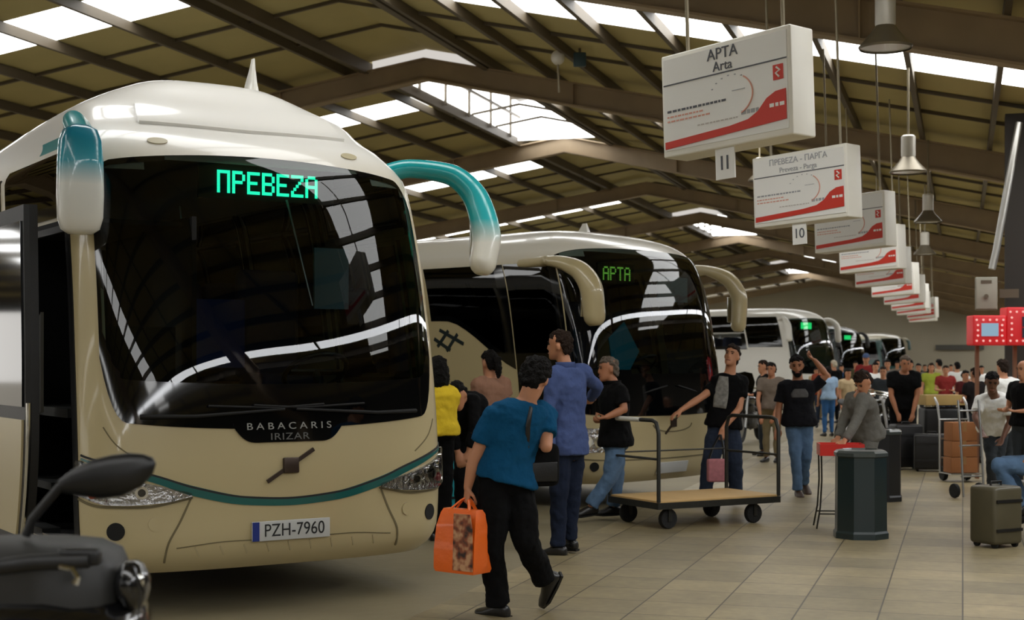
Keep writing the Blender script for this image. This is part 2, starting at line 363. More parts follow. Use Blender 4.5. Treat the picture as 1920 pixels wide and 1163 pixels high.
    def frame(s, u, z, off=.012):
        """4x4 whose x runs across the body, y up it and z out of it"""
        nn = s.N(u, z); x = V((0, 0, 1)).cross(nn).normalized(); y = nn.cross(x); p = s.S(u, z) + nn * off
        return Matrix(((x.x, y.x, nn.x, p.x), (x.y, y.y, nn.y, p.y), (x.z, y.z, nn.z, p.z), (0, 0, 0, 1)))
    def shell(s, zl, hole, us=0.1):
        front = [i / 40 for i in range(-40, 41)]; k = int((s.L) / us) + 3
        uu = [-1 - us * i for i in range(k, 0, -1)] + front + [1 + us * i for i in range(1, k + 1)]
        mb = MB(); W = len(uu)
        for z in zl: mb.v += [tuple(s.S(u, z)) for u in uu]
        for j in range(len(zl) - 1):
            for i in range(W - 1):
                if hole((uu[i] + uu[i + 1]) / 2, (zl[j] + zl[j + 1]) / 2): continue
                a, b, c, d = j * W + i, j * W + i + 1, (j + 1) * W + i + 1, (j + 1) * W + i
                if (V(mb.v[a]) - V(mb.v[b])).length < 1e-6 and (V(mb.v[c]) - V(mb.v[d])).length < 1e-6: continue
                mb.f.append((a, b, c, d)); mb.m.append(0)
            a, b, c, d = j * W + W - 1, j * W, (j + 1) * W, (j + 1) * W + W - 1
            mb.f.append((a, b, c, d)); mb.m.append(0)
        return mb
CREAM, WHITE_TOP, TEAL = (190, 175, 134), (236, 234, 228), (22, 140, 146)
def paint(name, lo, hi, z0, z1): return grad_mat(name, [(0, lo), (1, hi)], 2, z0, z1, 0.28, 0.5)
M_CREAM = paint('cream_paint', CREAM, WHITE_TOP, 2.6, 3.05)
M_WHITEP = mat('white_paint', (226, 224, 216), .3, coat=.5)
M_DARKP = mat('dark_green_paint', (30, 42, 44), .3, coat=.5)
M_BLACKG = mat('black_glass_frit', (6, 7, 8), .06, coat=.3)
M_GLASS = glass_mat('tinted_windscreen', (.36, .43, .43), 1.5)
M_SGLASS = glass_mat('dark_side_glass', (.018, .02, .02), 1.5)
M_BLACK = mat('black_plastic', (14, 14, 15), .45, bump=.1, bscale=120)
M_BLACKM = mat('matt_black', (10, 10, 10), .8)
M_RUB = mat('tyre_rubber', (18, 18, 18), .8, bump=.3, bscale=60)
M_CHROME = mat('chrome', (225, 225, 222), .12, 1.0)
M_SILVER = mat('silver_metal', (170, 170, 168), .35, 1.0)
M_LED = emit_mat('led_green', (40, 255, 190), 2.4)
M_LED2 = emit_mat('led_yellow_green', (120, 190, 70), .9)
M_LED3 = emit_mat('led_far_green', (40, 230, 120), 1.8)
M_SEAT = mat('coach_seat_cloth', (42, 52, 78), .9, var=.3, scale=20)
M_DASH = mat('dashboard', (40, 42, 42), .7)
M_LENS = mat('lamp_reflector', (200, 200, 200), .12, 1.0, bump=1.0, bscale=22)
M_LCLEAR = glass_mat('lamp_lens', (.93, .93, .93), 1.5)
M_AMBER = mat('amber_lens', (190, 80, 40), .2, coat=.5)
M_REDL = mat('red_reflector', (170, 50, 60), .2, coat=.5)
M_TEALP = mat('teal_paint', TEAL, .28, coat=.5)
M_DTEAL = mat('dark_teal_paint', (18, 92, 88), .3, coat=.5)
M_SEAM = mat('panel_gap', (112, 102, 74), .8)
M_PLATE = mat('number_plate_white', (196, 198, 196), .4)
M_BLUEP = mat('number_plate_blue', (28, 50, 130), .4)
M_INK = mat('black_ink', (22, 24, 26), .6)
M_GREYT = mat('grey_lettering', (150, 150, 145), .4, .4)
M_EMB = mat('dark_bronze_emblem', (70, 58, 50), .35, .6)
PBP = [(.27, .12, 1.17), (.36, .03, 1.235), (.5, .0, 1.265), (.8, .0, 1.275), (1.1, .02, 1.275), (1.5, .07, 1.272), (2.0, .16, 1.262), (2.5, .29, 1.25), (2.85, .42, 1.229), (3.05, .56, 1.1), (3.18, .80, 1.045), (3.3, .95, 1.0), (3.42, 1.12, .81),
       (3.55, 1.28, .52), (3.65, 1.9, .29), (3.7, 2.35, .175), (3.726, 2.8, .079), (3.734, 3.05, .03)]
CEN = [(.28, .12, 1.17), (.38, .03, 1.235), (.55, .0, 1.265), (.9, .0, 1.275), (1.3, .03, 1.275), (1.8, .10, 1.27), (2.3, .2, 1.255), (2.7, .32, 1.225), (2.88, .42, 1.16),
       (3.0, .55, 1.05), (3.09, .75, .88), (3.16, 1.05, .62), (3.2, 1.5, .3), (3.21, 1.8, .03)]
CEN2 = [(z if z < 2.3 else 2.3 + (z - 2.3) * .84, f, w) for z, f, w in CEN]
FONT5 = {'P': '11110 10001 10001 11110 10000 10000 10000', 'π': '11111 10001 10001 10001 10001 10001 10001', 'E': '11111 10000 10000 11110 10000 10000 11111', 'B': '11110 10001 10001 11110 10001 10001 11110',
         'Z': '11111 00001 00010 00100 01000 10000 11111', 'A': '01110 10001 10001 11111 10001 10001 10001', 'T': '11111 00100 00100 00100 00100 00100 00100'}
def led_board(name, word, wid, hgt, m, parent, M, bold=True):
    cols = len(word) * 6 - 1; px_, pz = wid / cols, hgt / 7; mb = MB()
    for i, ch in enumerate(word):
        for r, row in enumerate(FONT5[ch].split()):
            for c, b in enumerate(row):
                if b == '1':
                    x = (i * 6 + c + .5) * px_ - wid / 2; y = hgt / 2 - (r + .5) * pz
                    mb.box(M @ V((x, y, 0.006)), (px_ * (1.05 if bold else .8), pz * (.95 if bold else .8), .006), M=M.to_3x3())
    bd = MB(); bd.box(M @ V((0, 0, -.012)), (wid * 1.35, hgt * 1.5, .02), M=M.to_3x3())
    o = bd.build(name, M_BLACKM, parent, smooth=0); mb.build('led_lettering', m, o, smooth=0)
    return o
def wheel(parent, x, y, r=.5, w=.3, sg=1):
    mb = MB(); X = Matrix.Rotation(R(90), 3, 'Y')
    mb.lathe([(r * .55, -w / 2), (r * .92, -w / 2), (r, -w * .35), (r, w * .35), (r * .92, w / 2), (r * .55, w / 2)], (x, y, r), 28, M=X)
    o = mb.build('tyre', M_RUB, parent); hb = MB(); hb.lathe([(r * .56, -.02), (r * .56, .02), (r * .3, .06), (r * .12, .1), (.01, .1)], (x + sg * w * .42, y, r), 20, M=Matrix.Rotation(R(90 * sg), 3, 'Y')); hb.build('wheel_hub', M_SILVER, o)
    return o
def mirror_arm(name, path, rad, flat, m, parent, glass_side=None):
    mb = MB(); n = 40; fx = [pchip(list(range(len(path))), [p[k] for p in path]) for k in range(3)]; fr = pchip(list(range(len(path))), rad)
    pts = []; rr = []
    for i in range(n + 1):
        t = (len(path) - 1) * i / n; pts.append(V((fx[0](t), fx[1](t), fx[2](t)))); rr.append(fr(t))
    d = (pts[-1] - pts[-2]).normalized()
    for q in (.35, .65, .85): pts.append(pts[n] + d * rr[n] * q); rr.append(rr[n] * math.sqrt(1 - q * q))
    mb.tube(pts, rr, 20, flat=flat, up=V((0, -1, 0)))
    return mb.build(name, m, parent, smooth=60)
def seats(parent, rows, y0, fz=1.35, m=None):
    for r in range(rows):
        for sx in (-.82, .82):
            if r == 0 and sx > 0: continue
            o = MB(); y = y0 + r * .85
            for dx in (-.22, .22):
                o.box((sx + dx, y, fz + .42), (.42, .46, .14), bev=.05); o.box((sx + dx, y + .26, fz + .82), (.42, .13, .8), bev=.06)
            o.build('passenger_seat', m or M_SEAT, parent)
def interior(B, S, zf=1.3, rows=4, wheel_x=.62):
    mb = MB(); mb.box((0, S.L / 2 + .3, zf - .06), (2.3, S.L - 1.3, .06)); mb.build('saloon_floor', M_DASH, B, smooth=0)
    dz = 1.32; rings = []
    for q, off in ((0, .06), (1, .06), (2, .7)):
        rings.append([S.P(u / 20 * .9, dz - (.14 if q == 0 else 0), -off) for u in range(-20, 21)])
    db = MB(); db.loft(rings, 0, False, False); db.build('dashboard', M_DASH, B)
    sw = MB(); c = V((wheel_x, .95, 1.5)); T = Matrix.Rotation(R(-35), 3, 'X')
    sw.tube([c + T @ V((.23 * math.cos(a), .23 * math.sin(a), 0)) for a in [2 * math.pi * i / 28 for i in range(29)]], .018, 8, cap=False)
    sw.cyl(c, c + T @ V((0, 0, -.25)), .03); sw.box(c, (.4, .05, .02), M=T); sw.build('steering_wheel', M_BLACK, B)
    ds = MB(); ds.box((wheel_x, 1.55, 1.42), (.5, .5, .14), bev=.05); ds.box((wheel_x, 1.82, 1.85), (.5, .14, .85), bev=.06); ds.build('driver_seat', M_SEAT, B)
    seats(B, rows, 2.6, zf - .25)
def coach(name, label, O, head, prof, d, n, L, body, style):
    B = thing(name, label, 'coach', (O[0], O[1], 0), head, 'coaches parked along the bays')
    S = Surf(prof, d, n, L, style.get('sink', 0), style.get('zs', 3.0)); ws = style['ws']; z1 = S.z1
    zl = [S.z0 + (2.8 - S.z0) * i / 42 for i in range(43)] + [2.8 + (z1 - 2.8) * (1 - (1 - i / 22) ** 1.8) for i in range(1, 23)]
    wins = style['windows'] + list(style.get('clear', ()))                                        # (u0, u1, zb, zt) panes of both sides
    ax = style.get('axles', (2.75, L - 3.2))
    def hole(u, z):
        au = abs(u)
        if au < ws['u'] - .03 and ws['zb'](u) + .05 < z < ws['zt'](u) - .05: return True
        for sg, a, b, zb, zt in wins:
            if (sg == 0 or sg * u > 0) and a + .06 < au < b - .06 and (zb(au) if callable(zb) else zb) + .05 < z < zt - .05: return True
        if 'opening' in style and style['opening'][0] < u < style['opening'][1] and style['opening'][2] < z < style['opening'][3]: return True
        if au > 1:
            y = S.S(u, z).y
            for q in ax:
                if (y - q) ** 2 + (z - .5) ** 2 < .6 ** 2: return True
        return False
    sh = S.shell(zl, hole); nf = len(sh.v)
    o = sh.build('body_shell', body, B, smooth=50)
    ub = MB(); bot = [S.S(u / 20, S.z0) for u in range(-20, 21)]; bot += [V((S.w(S.z0), L, S.z0)), V((-S.w(S.z0), L, S.z0))]
    ub.add([p + V((0, 0, .03)) for p in bot], [tuple(range(len(bot)))]); ub.build('underbody', M_BLACKM, B, smooth=0)
    # windscreen
    w = S.patch(-ws['u'], ws['u'], ws['zb'], ws['zt'], 72, 44, .008, .045, 1, 0, .04, ws.get('low', .2))
    w.build('windscreen', [M_GLASS, M_BLACKG], B, smooth=60)
    for k, (sg, a, b, zb, zt) in enumerate(style['windows']):
        for g in ((-1, 1) if sg == 0 else (sg,)):
            mb = S.patch(g * a, g * b, (lambda u, zb=zb: zb(abs(u))) if callable(zb) else zb, zt, max(6, int((b - a) * 8)), 10, .007, .05, 1, 0, .04)
            mb.build('side_window', [M_SGLASS, M_BLACKG], B, smooth=60)
    for q in ax:
        for sg in (-1, 1): wheel(B, sg * (S.w(.5) - .2), q, .5, .3, sg)
    for sg, a, b, zb, zt in style.get('clear', ()):
        for g in (-1, 1): S.patch(g * a, g * b, zb, zt, 10, 5, .007, .04, 1, 0, .04).build('lower_window', [M_CLEARG, M_BLACKG], B, smooth=60)
    if style.get('inside', True): interior(B, S, rows=style.get('rows', 4))
    return B, S
# ---- the big coach in front
WZB = lambda u: 1.15 + .07 * (abs(u) / .57) ** 2 + (.5 * ((abs(u) - .5) / .12) ** 2.2 if abs(u) > .5 else 0)
WZT = lambda u: 2.93 - .09 * (abs(u) / .57) ** 2 - (.25 * ((abs(u) - .52) / .1) ** 2 if abs(u) > .52 else 0)
B1, S1 = coach('coach', 'large cream coach in front with teal mirrors and a green lit destination board', (-1.417, 9.388), R(32.75), PBP, .47, 3.1, 12.0, M_CREAM,
               dict(ws=dict(u=.605, zb=WZB, zt=WZT, low=.26), windows=[(0, .93, 2.35, 2.5, 2.94)] + [(0, 2.5 + i * 1.5, 3.95 + i * 1.5, 1.75, 2.9) for i in range(6)] + [(1, 1.1, 2.35, 1.35, 2.47)], sink=.35, axles=(3.4, 9.2), opening=(-2.3, -.84, .45, 2.42)))
def detail_front(B, S):
    # black lip with the two names under the windscreen
    lip = lambda u: 1.065 + .105 * min(1, max(0, (abs(u) - .11) / .075)) ** 2.5
    S.patch(-.185, .185, lip, lambda u: WZB(u) + .03, 40, 8, .009, skirt=.03).build('name_panel', M_BLACKG, B, smooth=60)
    text('lettering', 'BABACARIS', .062, M_GREYT, B, S.frame(.0, 1.165, .012), .002, sx=1.3, sp=1.55)
    text('lettering', 'IRIZAR', .062, mat('dim_lettering', (92, 92, 90), .5), B, S.frame(.0, 1.098, .012), .002, sx=1.35, sp=1.1)
    em = MB(); M = S.frame(0, .915, .0); em.box(M @ V((0, 0, .01)), (.105, .1, .03), M=M.to_3x3(), bev=.008)
    for sg in (-1, 1):
        T = M.to_3x3() @ Matrix.Rotation(R(31), 3, 'Z'); em.box(M @ V((0, 0, 0)) + T @ V((sg * .12, 0, .008)), (.14, .024, .016), M=T)
    em.build('emblem', M_EMB, B)
    zsm = lambda u: .685 + .16 * (abs(u) / .4) ** 2
    sm = [(-.76, .985), (-.6, .945), (-.42, .86), (-.3, .775), (-.15, .705), (0, .685), (.15, .705), (.3, .775), (.42, .86), (.6, .945), (.76, .985)]
    S.ribbon(sm, [.012, .02, .045, .06, .055, .05, .055, .06, .045, .02, .012], .006, 80).build('teal_stripe', M_DTEAL, B, smooth=60)
    S.ribbon([(u, z + .022) for u, z in sm], .012, .007, 80).build('panel_seam', M_INK, B, smooth=60)
    for sg in (-1, 1):
        S.ribbon([(sg * .315, .735), (sg * .345, .6), (sg * .385, .45), (sg * .40, .34)], .012, .004, 30).build('panel_seam', M_SEAM, B)
        S.ribbon([(sg * .60, 1.18), (sg * .55, 1.08), (sg * .46, .97)], .008, .003, 30).build('panel_seam', M_SEAM, B)
        top = lambda u: .765 + .21 * ((min(abs(u), .76) - .31) / .45) ** .9 if abs(u) > .31 else .765
        bot = lambda u: .735 - .03 * math.sin(math.pi * min(1, (abs(u) - .31) / .4)) + .03 * max(0, (abs(u) - .6) / .2)
        hb = S.patch(sg * .315, sg * .80, bot, top, 30, 10, .004, skirt=.02); h = hb.build('headlamp', M_LENS, B, smooth=60)
        for u, z, r, m in ((.46, .78, .04, M_CHROME), (.55, .81, .055, M_CHROME), (.66, .85, .055, M_CHROME), (.735, .9, .04, M_CHROME), (.66, .775, .03, M_REDL if sg > 0 else M_AMBER)):
            q = S.disc(sg * u, z, r, .02, .02, n=18); q.build('lamp_unit', m, h)
            S.disc(sg * u, z, r * .6, .024, .02, n=14).build('lamp_bulb', M_BLACKG if m is M_CHROME else m, h)
        S.patch(sg * .315, sg * .80, bot, top, 30, 10, .03, skirt=.03).build('lamp_cover', M_LCLEAR, h, smooth=60)
        S.ribbon([(sg * .31, .74), (sg * .45, .69), (sg * .6, .695), (sg * .8, .74)], .014, .007, 30).build('panel_seam', M_SEAM, B)
        S.disc(sg * .555, .545, .055, .004).build('fog_lamp_recess', M_BLACKM, B); S.disc(sg * .42, .585, .042, .008).build('washer_cover', M_CREAM, B)
        S.disc(sg * .37, 3.005, .03, .006, sq=2.2).build('marker_lamp', mat('marker_lens', (190, 180, 150), .2), B)
    # number plate
    M = S.frame(0, .505, .012); pl = MB(); pl.box(M @ V((0, 0, 0)), (.54, .125, .012), M=M.to_3x3(), bev=.004); p = pl.build('number_plate', M_PLATE, B)
    bl = MB(); bl.box(M @ V((-.245, 0, .004)), (.045, .12, .012), M=M.to_3x3()); bl.build('blue_band', M_BLUEP, p, smooth=0)
    text('plate_number', 'PZH-7960', .115, M_INK, p, M @ Matrix.Translation((.02, 0, .008)), .001, sx=.86, sp=1.02)
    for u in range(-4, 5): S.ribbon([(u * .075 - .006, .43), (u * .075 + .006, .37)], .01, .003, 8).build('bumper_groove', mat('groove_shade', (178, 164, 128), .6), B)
    S.ribbon([(-.36, .43), (-.2, .455), (0, .45), (.2, .455), (.36, .43)], .006, .003, 30).build('panel_seam', M_SEAM, B)
    # wipers
    for sg in (-1, 1):
        wp = MB(); b0 = S.P(sg * .46, 1.24, .03); e0 = S.P(sg * .02 , 1.27, .04); wp.tube([b0, S.P(sg * .3, 1.235, .05), e0], [.014, .011, .008], 8)
        wp.tube([S.P(sg * .26, 1.3, .025), S.P(sg * .05, 1.28, .025), S.P(sg * -.12, 1.3, .025)], .008, 6); wp.build('wiper', M_BLACKM, B)
    led_board('destination_board', 'πPEBEZA', .72, .15, M_LED, B, Matrix.Translation((.055, .49, 2.765)) @ Matrix.Rotation(R(90), 4, 'X'))
    # blinds, ticket machine and a folder seen behind the glass
    bl = MB(); bl.box((.55, .55, 2.15), (.26, .02, .42)); bl.build('sun_blind', mat('blue_grey_plastic', (96, 120, 130), .6), B, smooth=0)
    tv = MB(); tv.box((.1, 1.5, 1.78), (.4, .03, .5)); tv.build('blue_panel', mat('blue_cloth', (24, 52, 110), .8), B, smooth=0)
    for pth in ([(.16, .42, 2.66), (.2, .3, 2.3), (.27, .25, 1.95)], [(-.5, .65, 2.6), (-.52, .5, 2.2), (-.5, .4, 1.7)]):
        mb = MB(); mb.tube(pth, .008, 8); mb.build('grab_rail', M_SILVER, B)
    # mirrors
    mk = grad_mat('mirror_paint_left', [(0, (228, 226, 216)), (.45, (224, 226, 220)), (.66, (40, 156, 178)), (1, (4, 112, 140))], 2, 2.36, 3.03)
    mm = MB(); prof = [(2.36, .07, .05), (2.39, .115, .08), (2.46, .135, .095), (2.6, .14, .1), (2.8, .135, .105), (2.93, .125, .1), (3.0, .1, .08), (3.03, .05, .04)]
    c = V((-1.25, .33, 0)); rings = []
    for z, w, dd in prof: rings.append([c + V((w * math.copysign(abs(math.cos(a)) ** .6, math.cos(a)), dd * math.copysign(abs(math.sin(a)) ** .7, math.sin(a)) , z)) for a in [2 * math.pi * k / 28 for k in range(28)]])
    mm.loft(rings); mo = mm.build('mirror', mk, B, smooth=60)
    gl = MB(); gl.box(c + V((0, .1, 2.68)), (.2, .012, .42), bev=.005); gl.build('mirror_glass', M_CHROME, mo)
    mirror_arm('mirror_arm', [(-1.1, .85, 3.06), (-1.2, .62, 3.08), (-1.25, .36, 2.98)], [.1, .085, .07], .8, M_TEALP, mo)
    mk2 = grad_mat('mirror_paint_right', [(0, (232, 228, 214)), (.3, (228, 226, 216)), (.52, (50, 182, 188)), (1, (20, 148, 152))], 2, 2.2, 3.0)
    mo = mirror_arm('mirror', [(1.12, 1.0, 2.93), (1.34, .86, 3.0), (1.58, .7, 2.96), (1.74, .56, 2.76), (1.77, .48, 2.5), (1.73, .46, 2.3)], [.075, .07, .078, .095, .105, .1], 1.05, mk2, B)
    gl = MB(); gl.box((1.76, .575, 2.45), (.15, .012, .34), bev=.005); gl.build('mirror_glass', M_CHROME, mo)
    S.patch(-.42, .45, lambda u: 3.13 + .04 * abs(u), lambda u: 3.34 - .06 * abs(u) ** 2, 40, 10, .022, skirt=.04).build('roof_brow', M_CREAM, B, smooth=70)
    # roof fin and teal paint patch above the door
    fin = MB(); q = S.S(0, S.z1); fx, fy = .42, 1.62; fz = 3.5
    fin.loft([[V((fx + sx * w, fy + y, fz + z)) for sx, y in ((-1, -a), (-.6, -a - .02), (.6, -a - .02), (1, -a), (1, b), (0, b + .02), (-1, b))] for z, w, a, b in ((-.06, .07, .10, .16), (.04, .035, .06, .13), (.16, .022, .03, .1), (.26, .012, .015, .045), (.34, .006, .01, .01))])
    fin.build('roof_fin', M_WHITEP, B, smooth=50)
    S.patch(-1.7, -1.0, 3.0, 3.1, 12, 6, .004).build('teal_panel', M_TEALP, B, smooth=60)
    # plug door standing open beside the front corner: glass above, cream below, chrome edging
    x = -1.5; y0, y1 = .5, 1.6
    def edge(z): return y0 + .16 * max(0, (1.25 - z) / .8) ** 2 + .05 * max(0, (z - 1.6))
    zs = [.45 + 2.1 * i / 24 for i in range(25)]
    def leaf(za, zb_, m, nm, par, off=0, th=.05):
        q = [z for z in zs if za - 1e-6 <= z <= zb_ + 1e-6]; r = [[V((x + off, edge(z), z)), V((x + off - .03, edge(z) + .02, z)), V((x + off - .03, y1, z)), V((x + off + th, y1, z)), V((x + off + th, edge(z), z))] for z in q]
        b = MB(); b.loft(r); return b.build(nm, m, par, smooth=30)
    dr = leaf(.45, 2.55, M_BLACK, 'door', B)
    def panel(za, zb_, m, nm, off):
        b = MB(); q = [za + (zb_ - za) * i / 14 for i in range(15)]
        b.loft([[V((x - .032 - off, edge(z) + .06, z)), V((x - .032 - off, y1 - .05, z)), V((x - .03, y1 - .05, z)), V((x - .03, edge(z) + .06, z))] for z in q]); return b.build(nm, m, dr, smooth=30)
    panel(1.3, 2.45, M_BLACKG, 'door_glass', .01); panel(.5, 1.22, M_CREAM, 'door_skin', .012)
    b = MB(); b.tube([V((x - .02, edge(z) - .005, z)) for z in zs[:11]], .014, 8); b.build('chrome_trim', M_CHROME, dr)
    b = MB(); b.tube([V((x + .04, edge(z) + .03, z)) for z in zs[:11]], .012, 8); b.build('chrome_trim', M_CHROME, dr)
    # dark stairwell behind the open door
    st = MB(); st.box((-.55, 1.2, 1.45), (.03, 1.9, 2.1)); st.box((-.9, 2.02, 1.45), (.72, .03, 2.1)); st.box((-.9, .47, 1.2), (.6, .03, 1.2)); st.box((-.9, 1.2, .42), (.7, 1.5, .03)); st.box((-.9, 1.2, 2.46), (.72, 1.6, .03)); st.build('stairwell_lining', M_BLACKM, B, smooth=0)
    S.patch(-2.36, -.8, 2.40, 2.47, 14, 2, .008).build('door_frame', M_BLACK, B, smooth=0); S.patch(-2.4, -2.24, .4, 2.47, 2, 20, .008).build('door_frame', M_BLACK, B, smooth=0); S.patch(-.88, -.8, .4, 2.47, 2, 20, .007).build('door_frame', M_BLACK, B, smooth=0)
    st = MB(); st.box((-1.2, 1.65, .45), (.12, 1.0, .05)); st.box((-1.0, 1.65, .75), (.4, 1.0, .05)); st.build('door_step', M_DASH, B, smooth=0)
    st = MB(); st.add([V((-1.31, 1.0, 1.25)), V((-1.31, 1.45, 1.2)), V((-1.31, 1.45, 1.65)), V((-1.31, 1.0, 1.9)), V((-1.29, 1.0, 1.25)), V((-1.29, 1.45, 1.2)), V((-1.29, 1.45, 1.65)), V((-1.29, 1.0, 1.9))], [(0, 1, 2, 3), (7, 6, 5, 4), (0, 4, 5, 1), (1, 5, 6, 2), (2, 6, 7, 3), (3, 7, 4, 0)])
    st.build('door_pocket', mat('grey_panel', (120, 116, 104), .5), B, smooth=0)
detail_front(B1, S1)
# ---- the second coach
W2B = lambda u: .98 + .05 * (abs(u) / .75) ** 2
W2T = lambda u: 2.79 - .10 * (abs(u) / .8) ** 2.5
def low2(u): return 1.45 + .57 * sstep((u - 1.45) / 1.2)
B2, S2 = coach('coach', 'cream coach second in the row, turquoise cloth behind its windscreen', (1.75, 15.95), R(47), CEN2, .47, 3.0, 12.0, paint('cream_paint_second', CREAM, (232, 228, 216), 2.5, 2.75),
               dict(ws=dict(u=.80, zb=W2B, zt=W2T, low=.45), windows=[(0, 1.62, 2.86, low2, 2.62)] + [(0, 3.0 + i * 1.6, 4.55 + i * 1.6, 2.04, 2.62) for i in range(6)] + [(0, .82, 1.6, .5, 2.62)], axles=(3.4, 9.2)))
def detail_second(B, S):
    led_board('destination_board', 'APTA', .42, .15, M_LED2, B, Matrix.Translation((-.42, .45, 2.52)) @ Matrix.Rotation(R(90), 4, 'X') @ Matrix.Rotation(R(-6), 4, 'Y'), False)
    mk = M_CREAM
    mo = mirror_arm('mirror', [(-1.2, 1.15, 2.62), (-1.25, .7, 2.63), (-1.2, .32, 2.52), (-1.16, .18, 2.3), (-1.14, .16, 2.04)], [.05, .06, .105, .125, .12], .95, M_CREAM, B)
    mo2 = mirror_arm('mirror', [(1.1, .95, 2.62), (1.4, .7, 2.66), (1.7, .45, 2.54), (1.8, .36, 2.28), (1.78, .36, 2.0)], [.04, .05, .09, .1, .095], .95, M_CREAM, B)
    for o_, xx, yy in ((mo, -1.15, .27), (mo2, 1.79, .47)):
        gl = MB(); gl.box((xx, yy, 2.18), (.16, .012, .3), bev=.005); gl.build('mirror_glass', M_CHROME, o_)
    fin = MB(); fin.loft([[V((.3 + sx * w, 1.5 + y, 2.98 + z)) for sx, y in ((-1, -a), (1, -a), (1, b), (-1, b))] for z, w, a, b in ((-.04, .06, .1, .14), (.08, .03, .06, .1), (.2, .01, .02, .03))]); fin.build('roof_fin', M_WHITEP, B)
    cl = MB(); cl.prism([(-.24, .16), (.02, .34), (.2, .02), (-.04, -.26), (-.22, -.22)], S.frame(-.31, 1.66, -.05) @ Matrix.Rotation(R(0), 4, 'Z'), .012); cl.build('turquoise_cloth', mat('turquoise_cloth', (30, 140, 165), .8, emit=None), B, smooth=0)
    sg_ = MB(); sg_.box((.55, .42, 2.38), (.55, .02, .28)); sg_.build('pale_reflection', mat('reflection_grey', (170, 185, 185), .8), B, smooth=0)  # pale panel standing in for lettering reflected in the windscreen
    for sg in (-1, 1):
        h = S.patch(sg * .5, sg * .82, lambda u: .62, lambda u: .84 + .05 * abs(u), 16, 8, .006).build('headlamp', M_LENS, B, smooth=60)
        for u, z, r in ((.56, .73, .06), (.66, .73, .06), (.76, .73, .05)): S.disc(sg * u, z, r, .016, .02).build('lamp_unit', M_CHROME if u < .7 else M_AMBER, h)
        S.disc(sg * .6, .47, .05, .006).build('fog_lamp_recess', M_BLACKM, B)
        wp = MB(); wp.tube([S.P(sg * .5, 1.12, .03), S.P(sg * .05, 1.3, .03)], [.014, .008], 8); wp.build('wiper', M_BLACKM, B)
    S.ribbon([(-.86, .56), (-.4, .53), (0, .52), (.4, .53), (.86, .56)], .014, .004, 40).build('panel_seam', M_SEAM, B)
    ring = [(.17 * math.cos(a), .885 + .08 * math.sin(a)) for a in [math.pi + math.pi * i / 8 for i in range(9)]]
    S.ribbon(ring, .012, .006, 40).build('badge_arc', M_SEAM, B)
    em = MB(); M = S.frame(0, .9, 0); T = M.to_3x3() @ Matrix.Rotation(R(40), 3, 'Z'); em.box(M @ V((0, 0, .008)), (.09, .09, .025), M=M.to_3x3()); em.box(M @ V((0, 0, .006)), (.36, .02, .014), M=T); em.build('emblem', M_EMB, B)
    M = S.frame(0, .42, .012); pl = MB(); pl.box(M @ V((0, 0, 0)), (.54, .125, .012), M=M.to_3x3(), bev=.004); pl.build('number_plate', M_PLATE, B)
    # hash-shaped dark mark and the open luggage bay on the near side
    hm = MB(); 
    for (a, b) in (((-2.74, 1.92), (-2.38, 1.76)), ((-2.84, 1.82), (-2.60, 1.69)), ((-2.6, 1.91), (-2.80, 1.73)), ((-2.46, 1.87), (-2.66, 1.68))):
        S.ribbon([a, ((a[0] + b[0]) / 2, (a[1] + b[1]) / 2), b], .04, .006, 8, mb=hm)
    hm.build('hash_mark', M_DARKP, B, smooth=0)
    S.patch(-5.6, -3.1, .42, 1.12, 12, 4, .006).build('luggage_bay', M_BLACKM, B, smooth=0)
detail_second(B2, S2)
# ---- coaches further down the row
M_CLEARG = glass_mat('clear_side_glass', (.9, .92, .92), 1.5)
WFB = lambda u: 1.1 + .04 * abs(u)
WFT = lambda u: 2.86 - .1 * abs(u) ** 2
def far_coach(name, label, O, h, body, wins, led=True, up='mirror', extra=()):
    B, S = coach(name, label, O, R(h), CEN, .5, 2.8, 12.0, body, dict(ws=dict(u=.8, zb=WFB, zt=WFT, low=.2), windows=wins, rows=3, axles=(3.0, 8.8), clear=extra))
    if led:
        bd = MB(); bd.box((-.3, .44, 2.62), (.9, .03, .3)); o = bd.build('destination_board', M_BLACKM, B, smooth=0); b2 = MB(); b2.box((-.3, .42, 2.62), (.62, .02, .2)); b2.build('led_panel', M_LED3, o, smooth=0)
    for sg in (-1, 1):
        mirror_arm(up, [(sg * 1.15, .9, 2.8), (sg * 1.36, .6, 2.85), (sg * 1.5, .35, 2.6), (sg * 1.5, .3, 2.2)], [.05, .06, .1, .1], 1.0, body if body is not M_DARKP else M_BLACK, B)
        h_ = S.patch(sg * .5, sg * .85, .62, .85, 12, 6, .006).build('headlamp', M_LENS, B); S.disc(sg * .65, .73, .07, .02).build('lamp_unit', M_CHROME, h_)
    wp = MB(); wp.tube([S.P(.4, 1.2, .03), S.P(-.1, 1.3, .03)], [.014, .008], 8); wp.build('wiper', M_BLACK, B)
    return B, S
B3, S3 = far_coach('coach', 'white coach behind the second one, dark side windows and green lit board', (9.75, 46.0), 48, M_WHITEP,
                   [(0, 2.36 + i * 1.6, 3.94 + i * 1.6, 2.42, 2.95) for i in range(6)] + [(0, 1.05, 2.3, 1.95, 2.9)], extra=[(0, 2.36 + i * 1.6, 3.94 + i * 1.6, 1.88, 2.40) for i in range(6)])
B4, S4 = far_coach('coach', 'dark green coach beyond the white one, green lit board', (17.0, 72.0), 48, M_DARKP, [(0, 1.1 + i * 1.6, 2.6 + i * 1.6, 1.5, 2.8) for i in range(6)])
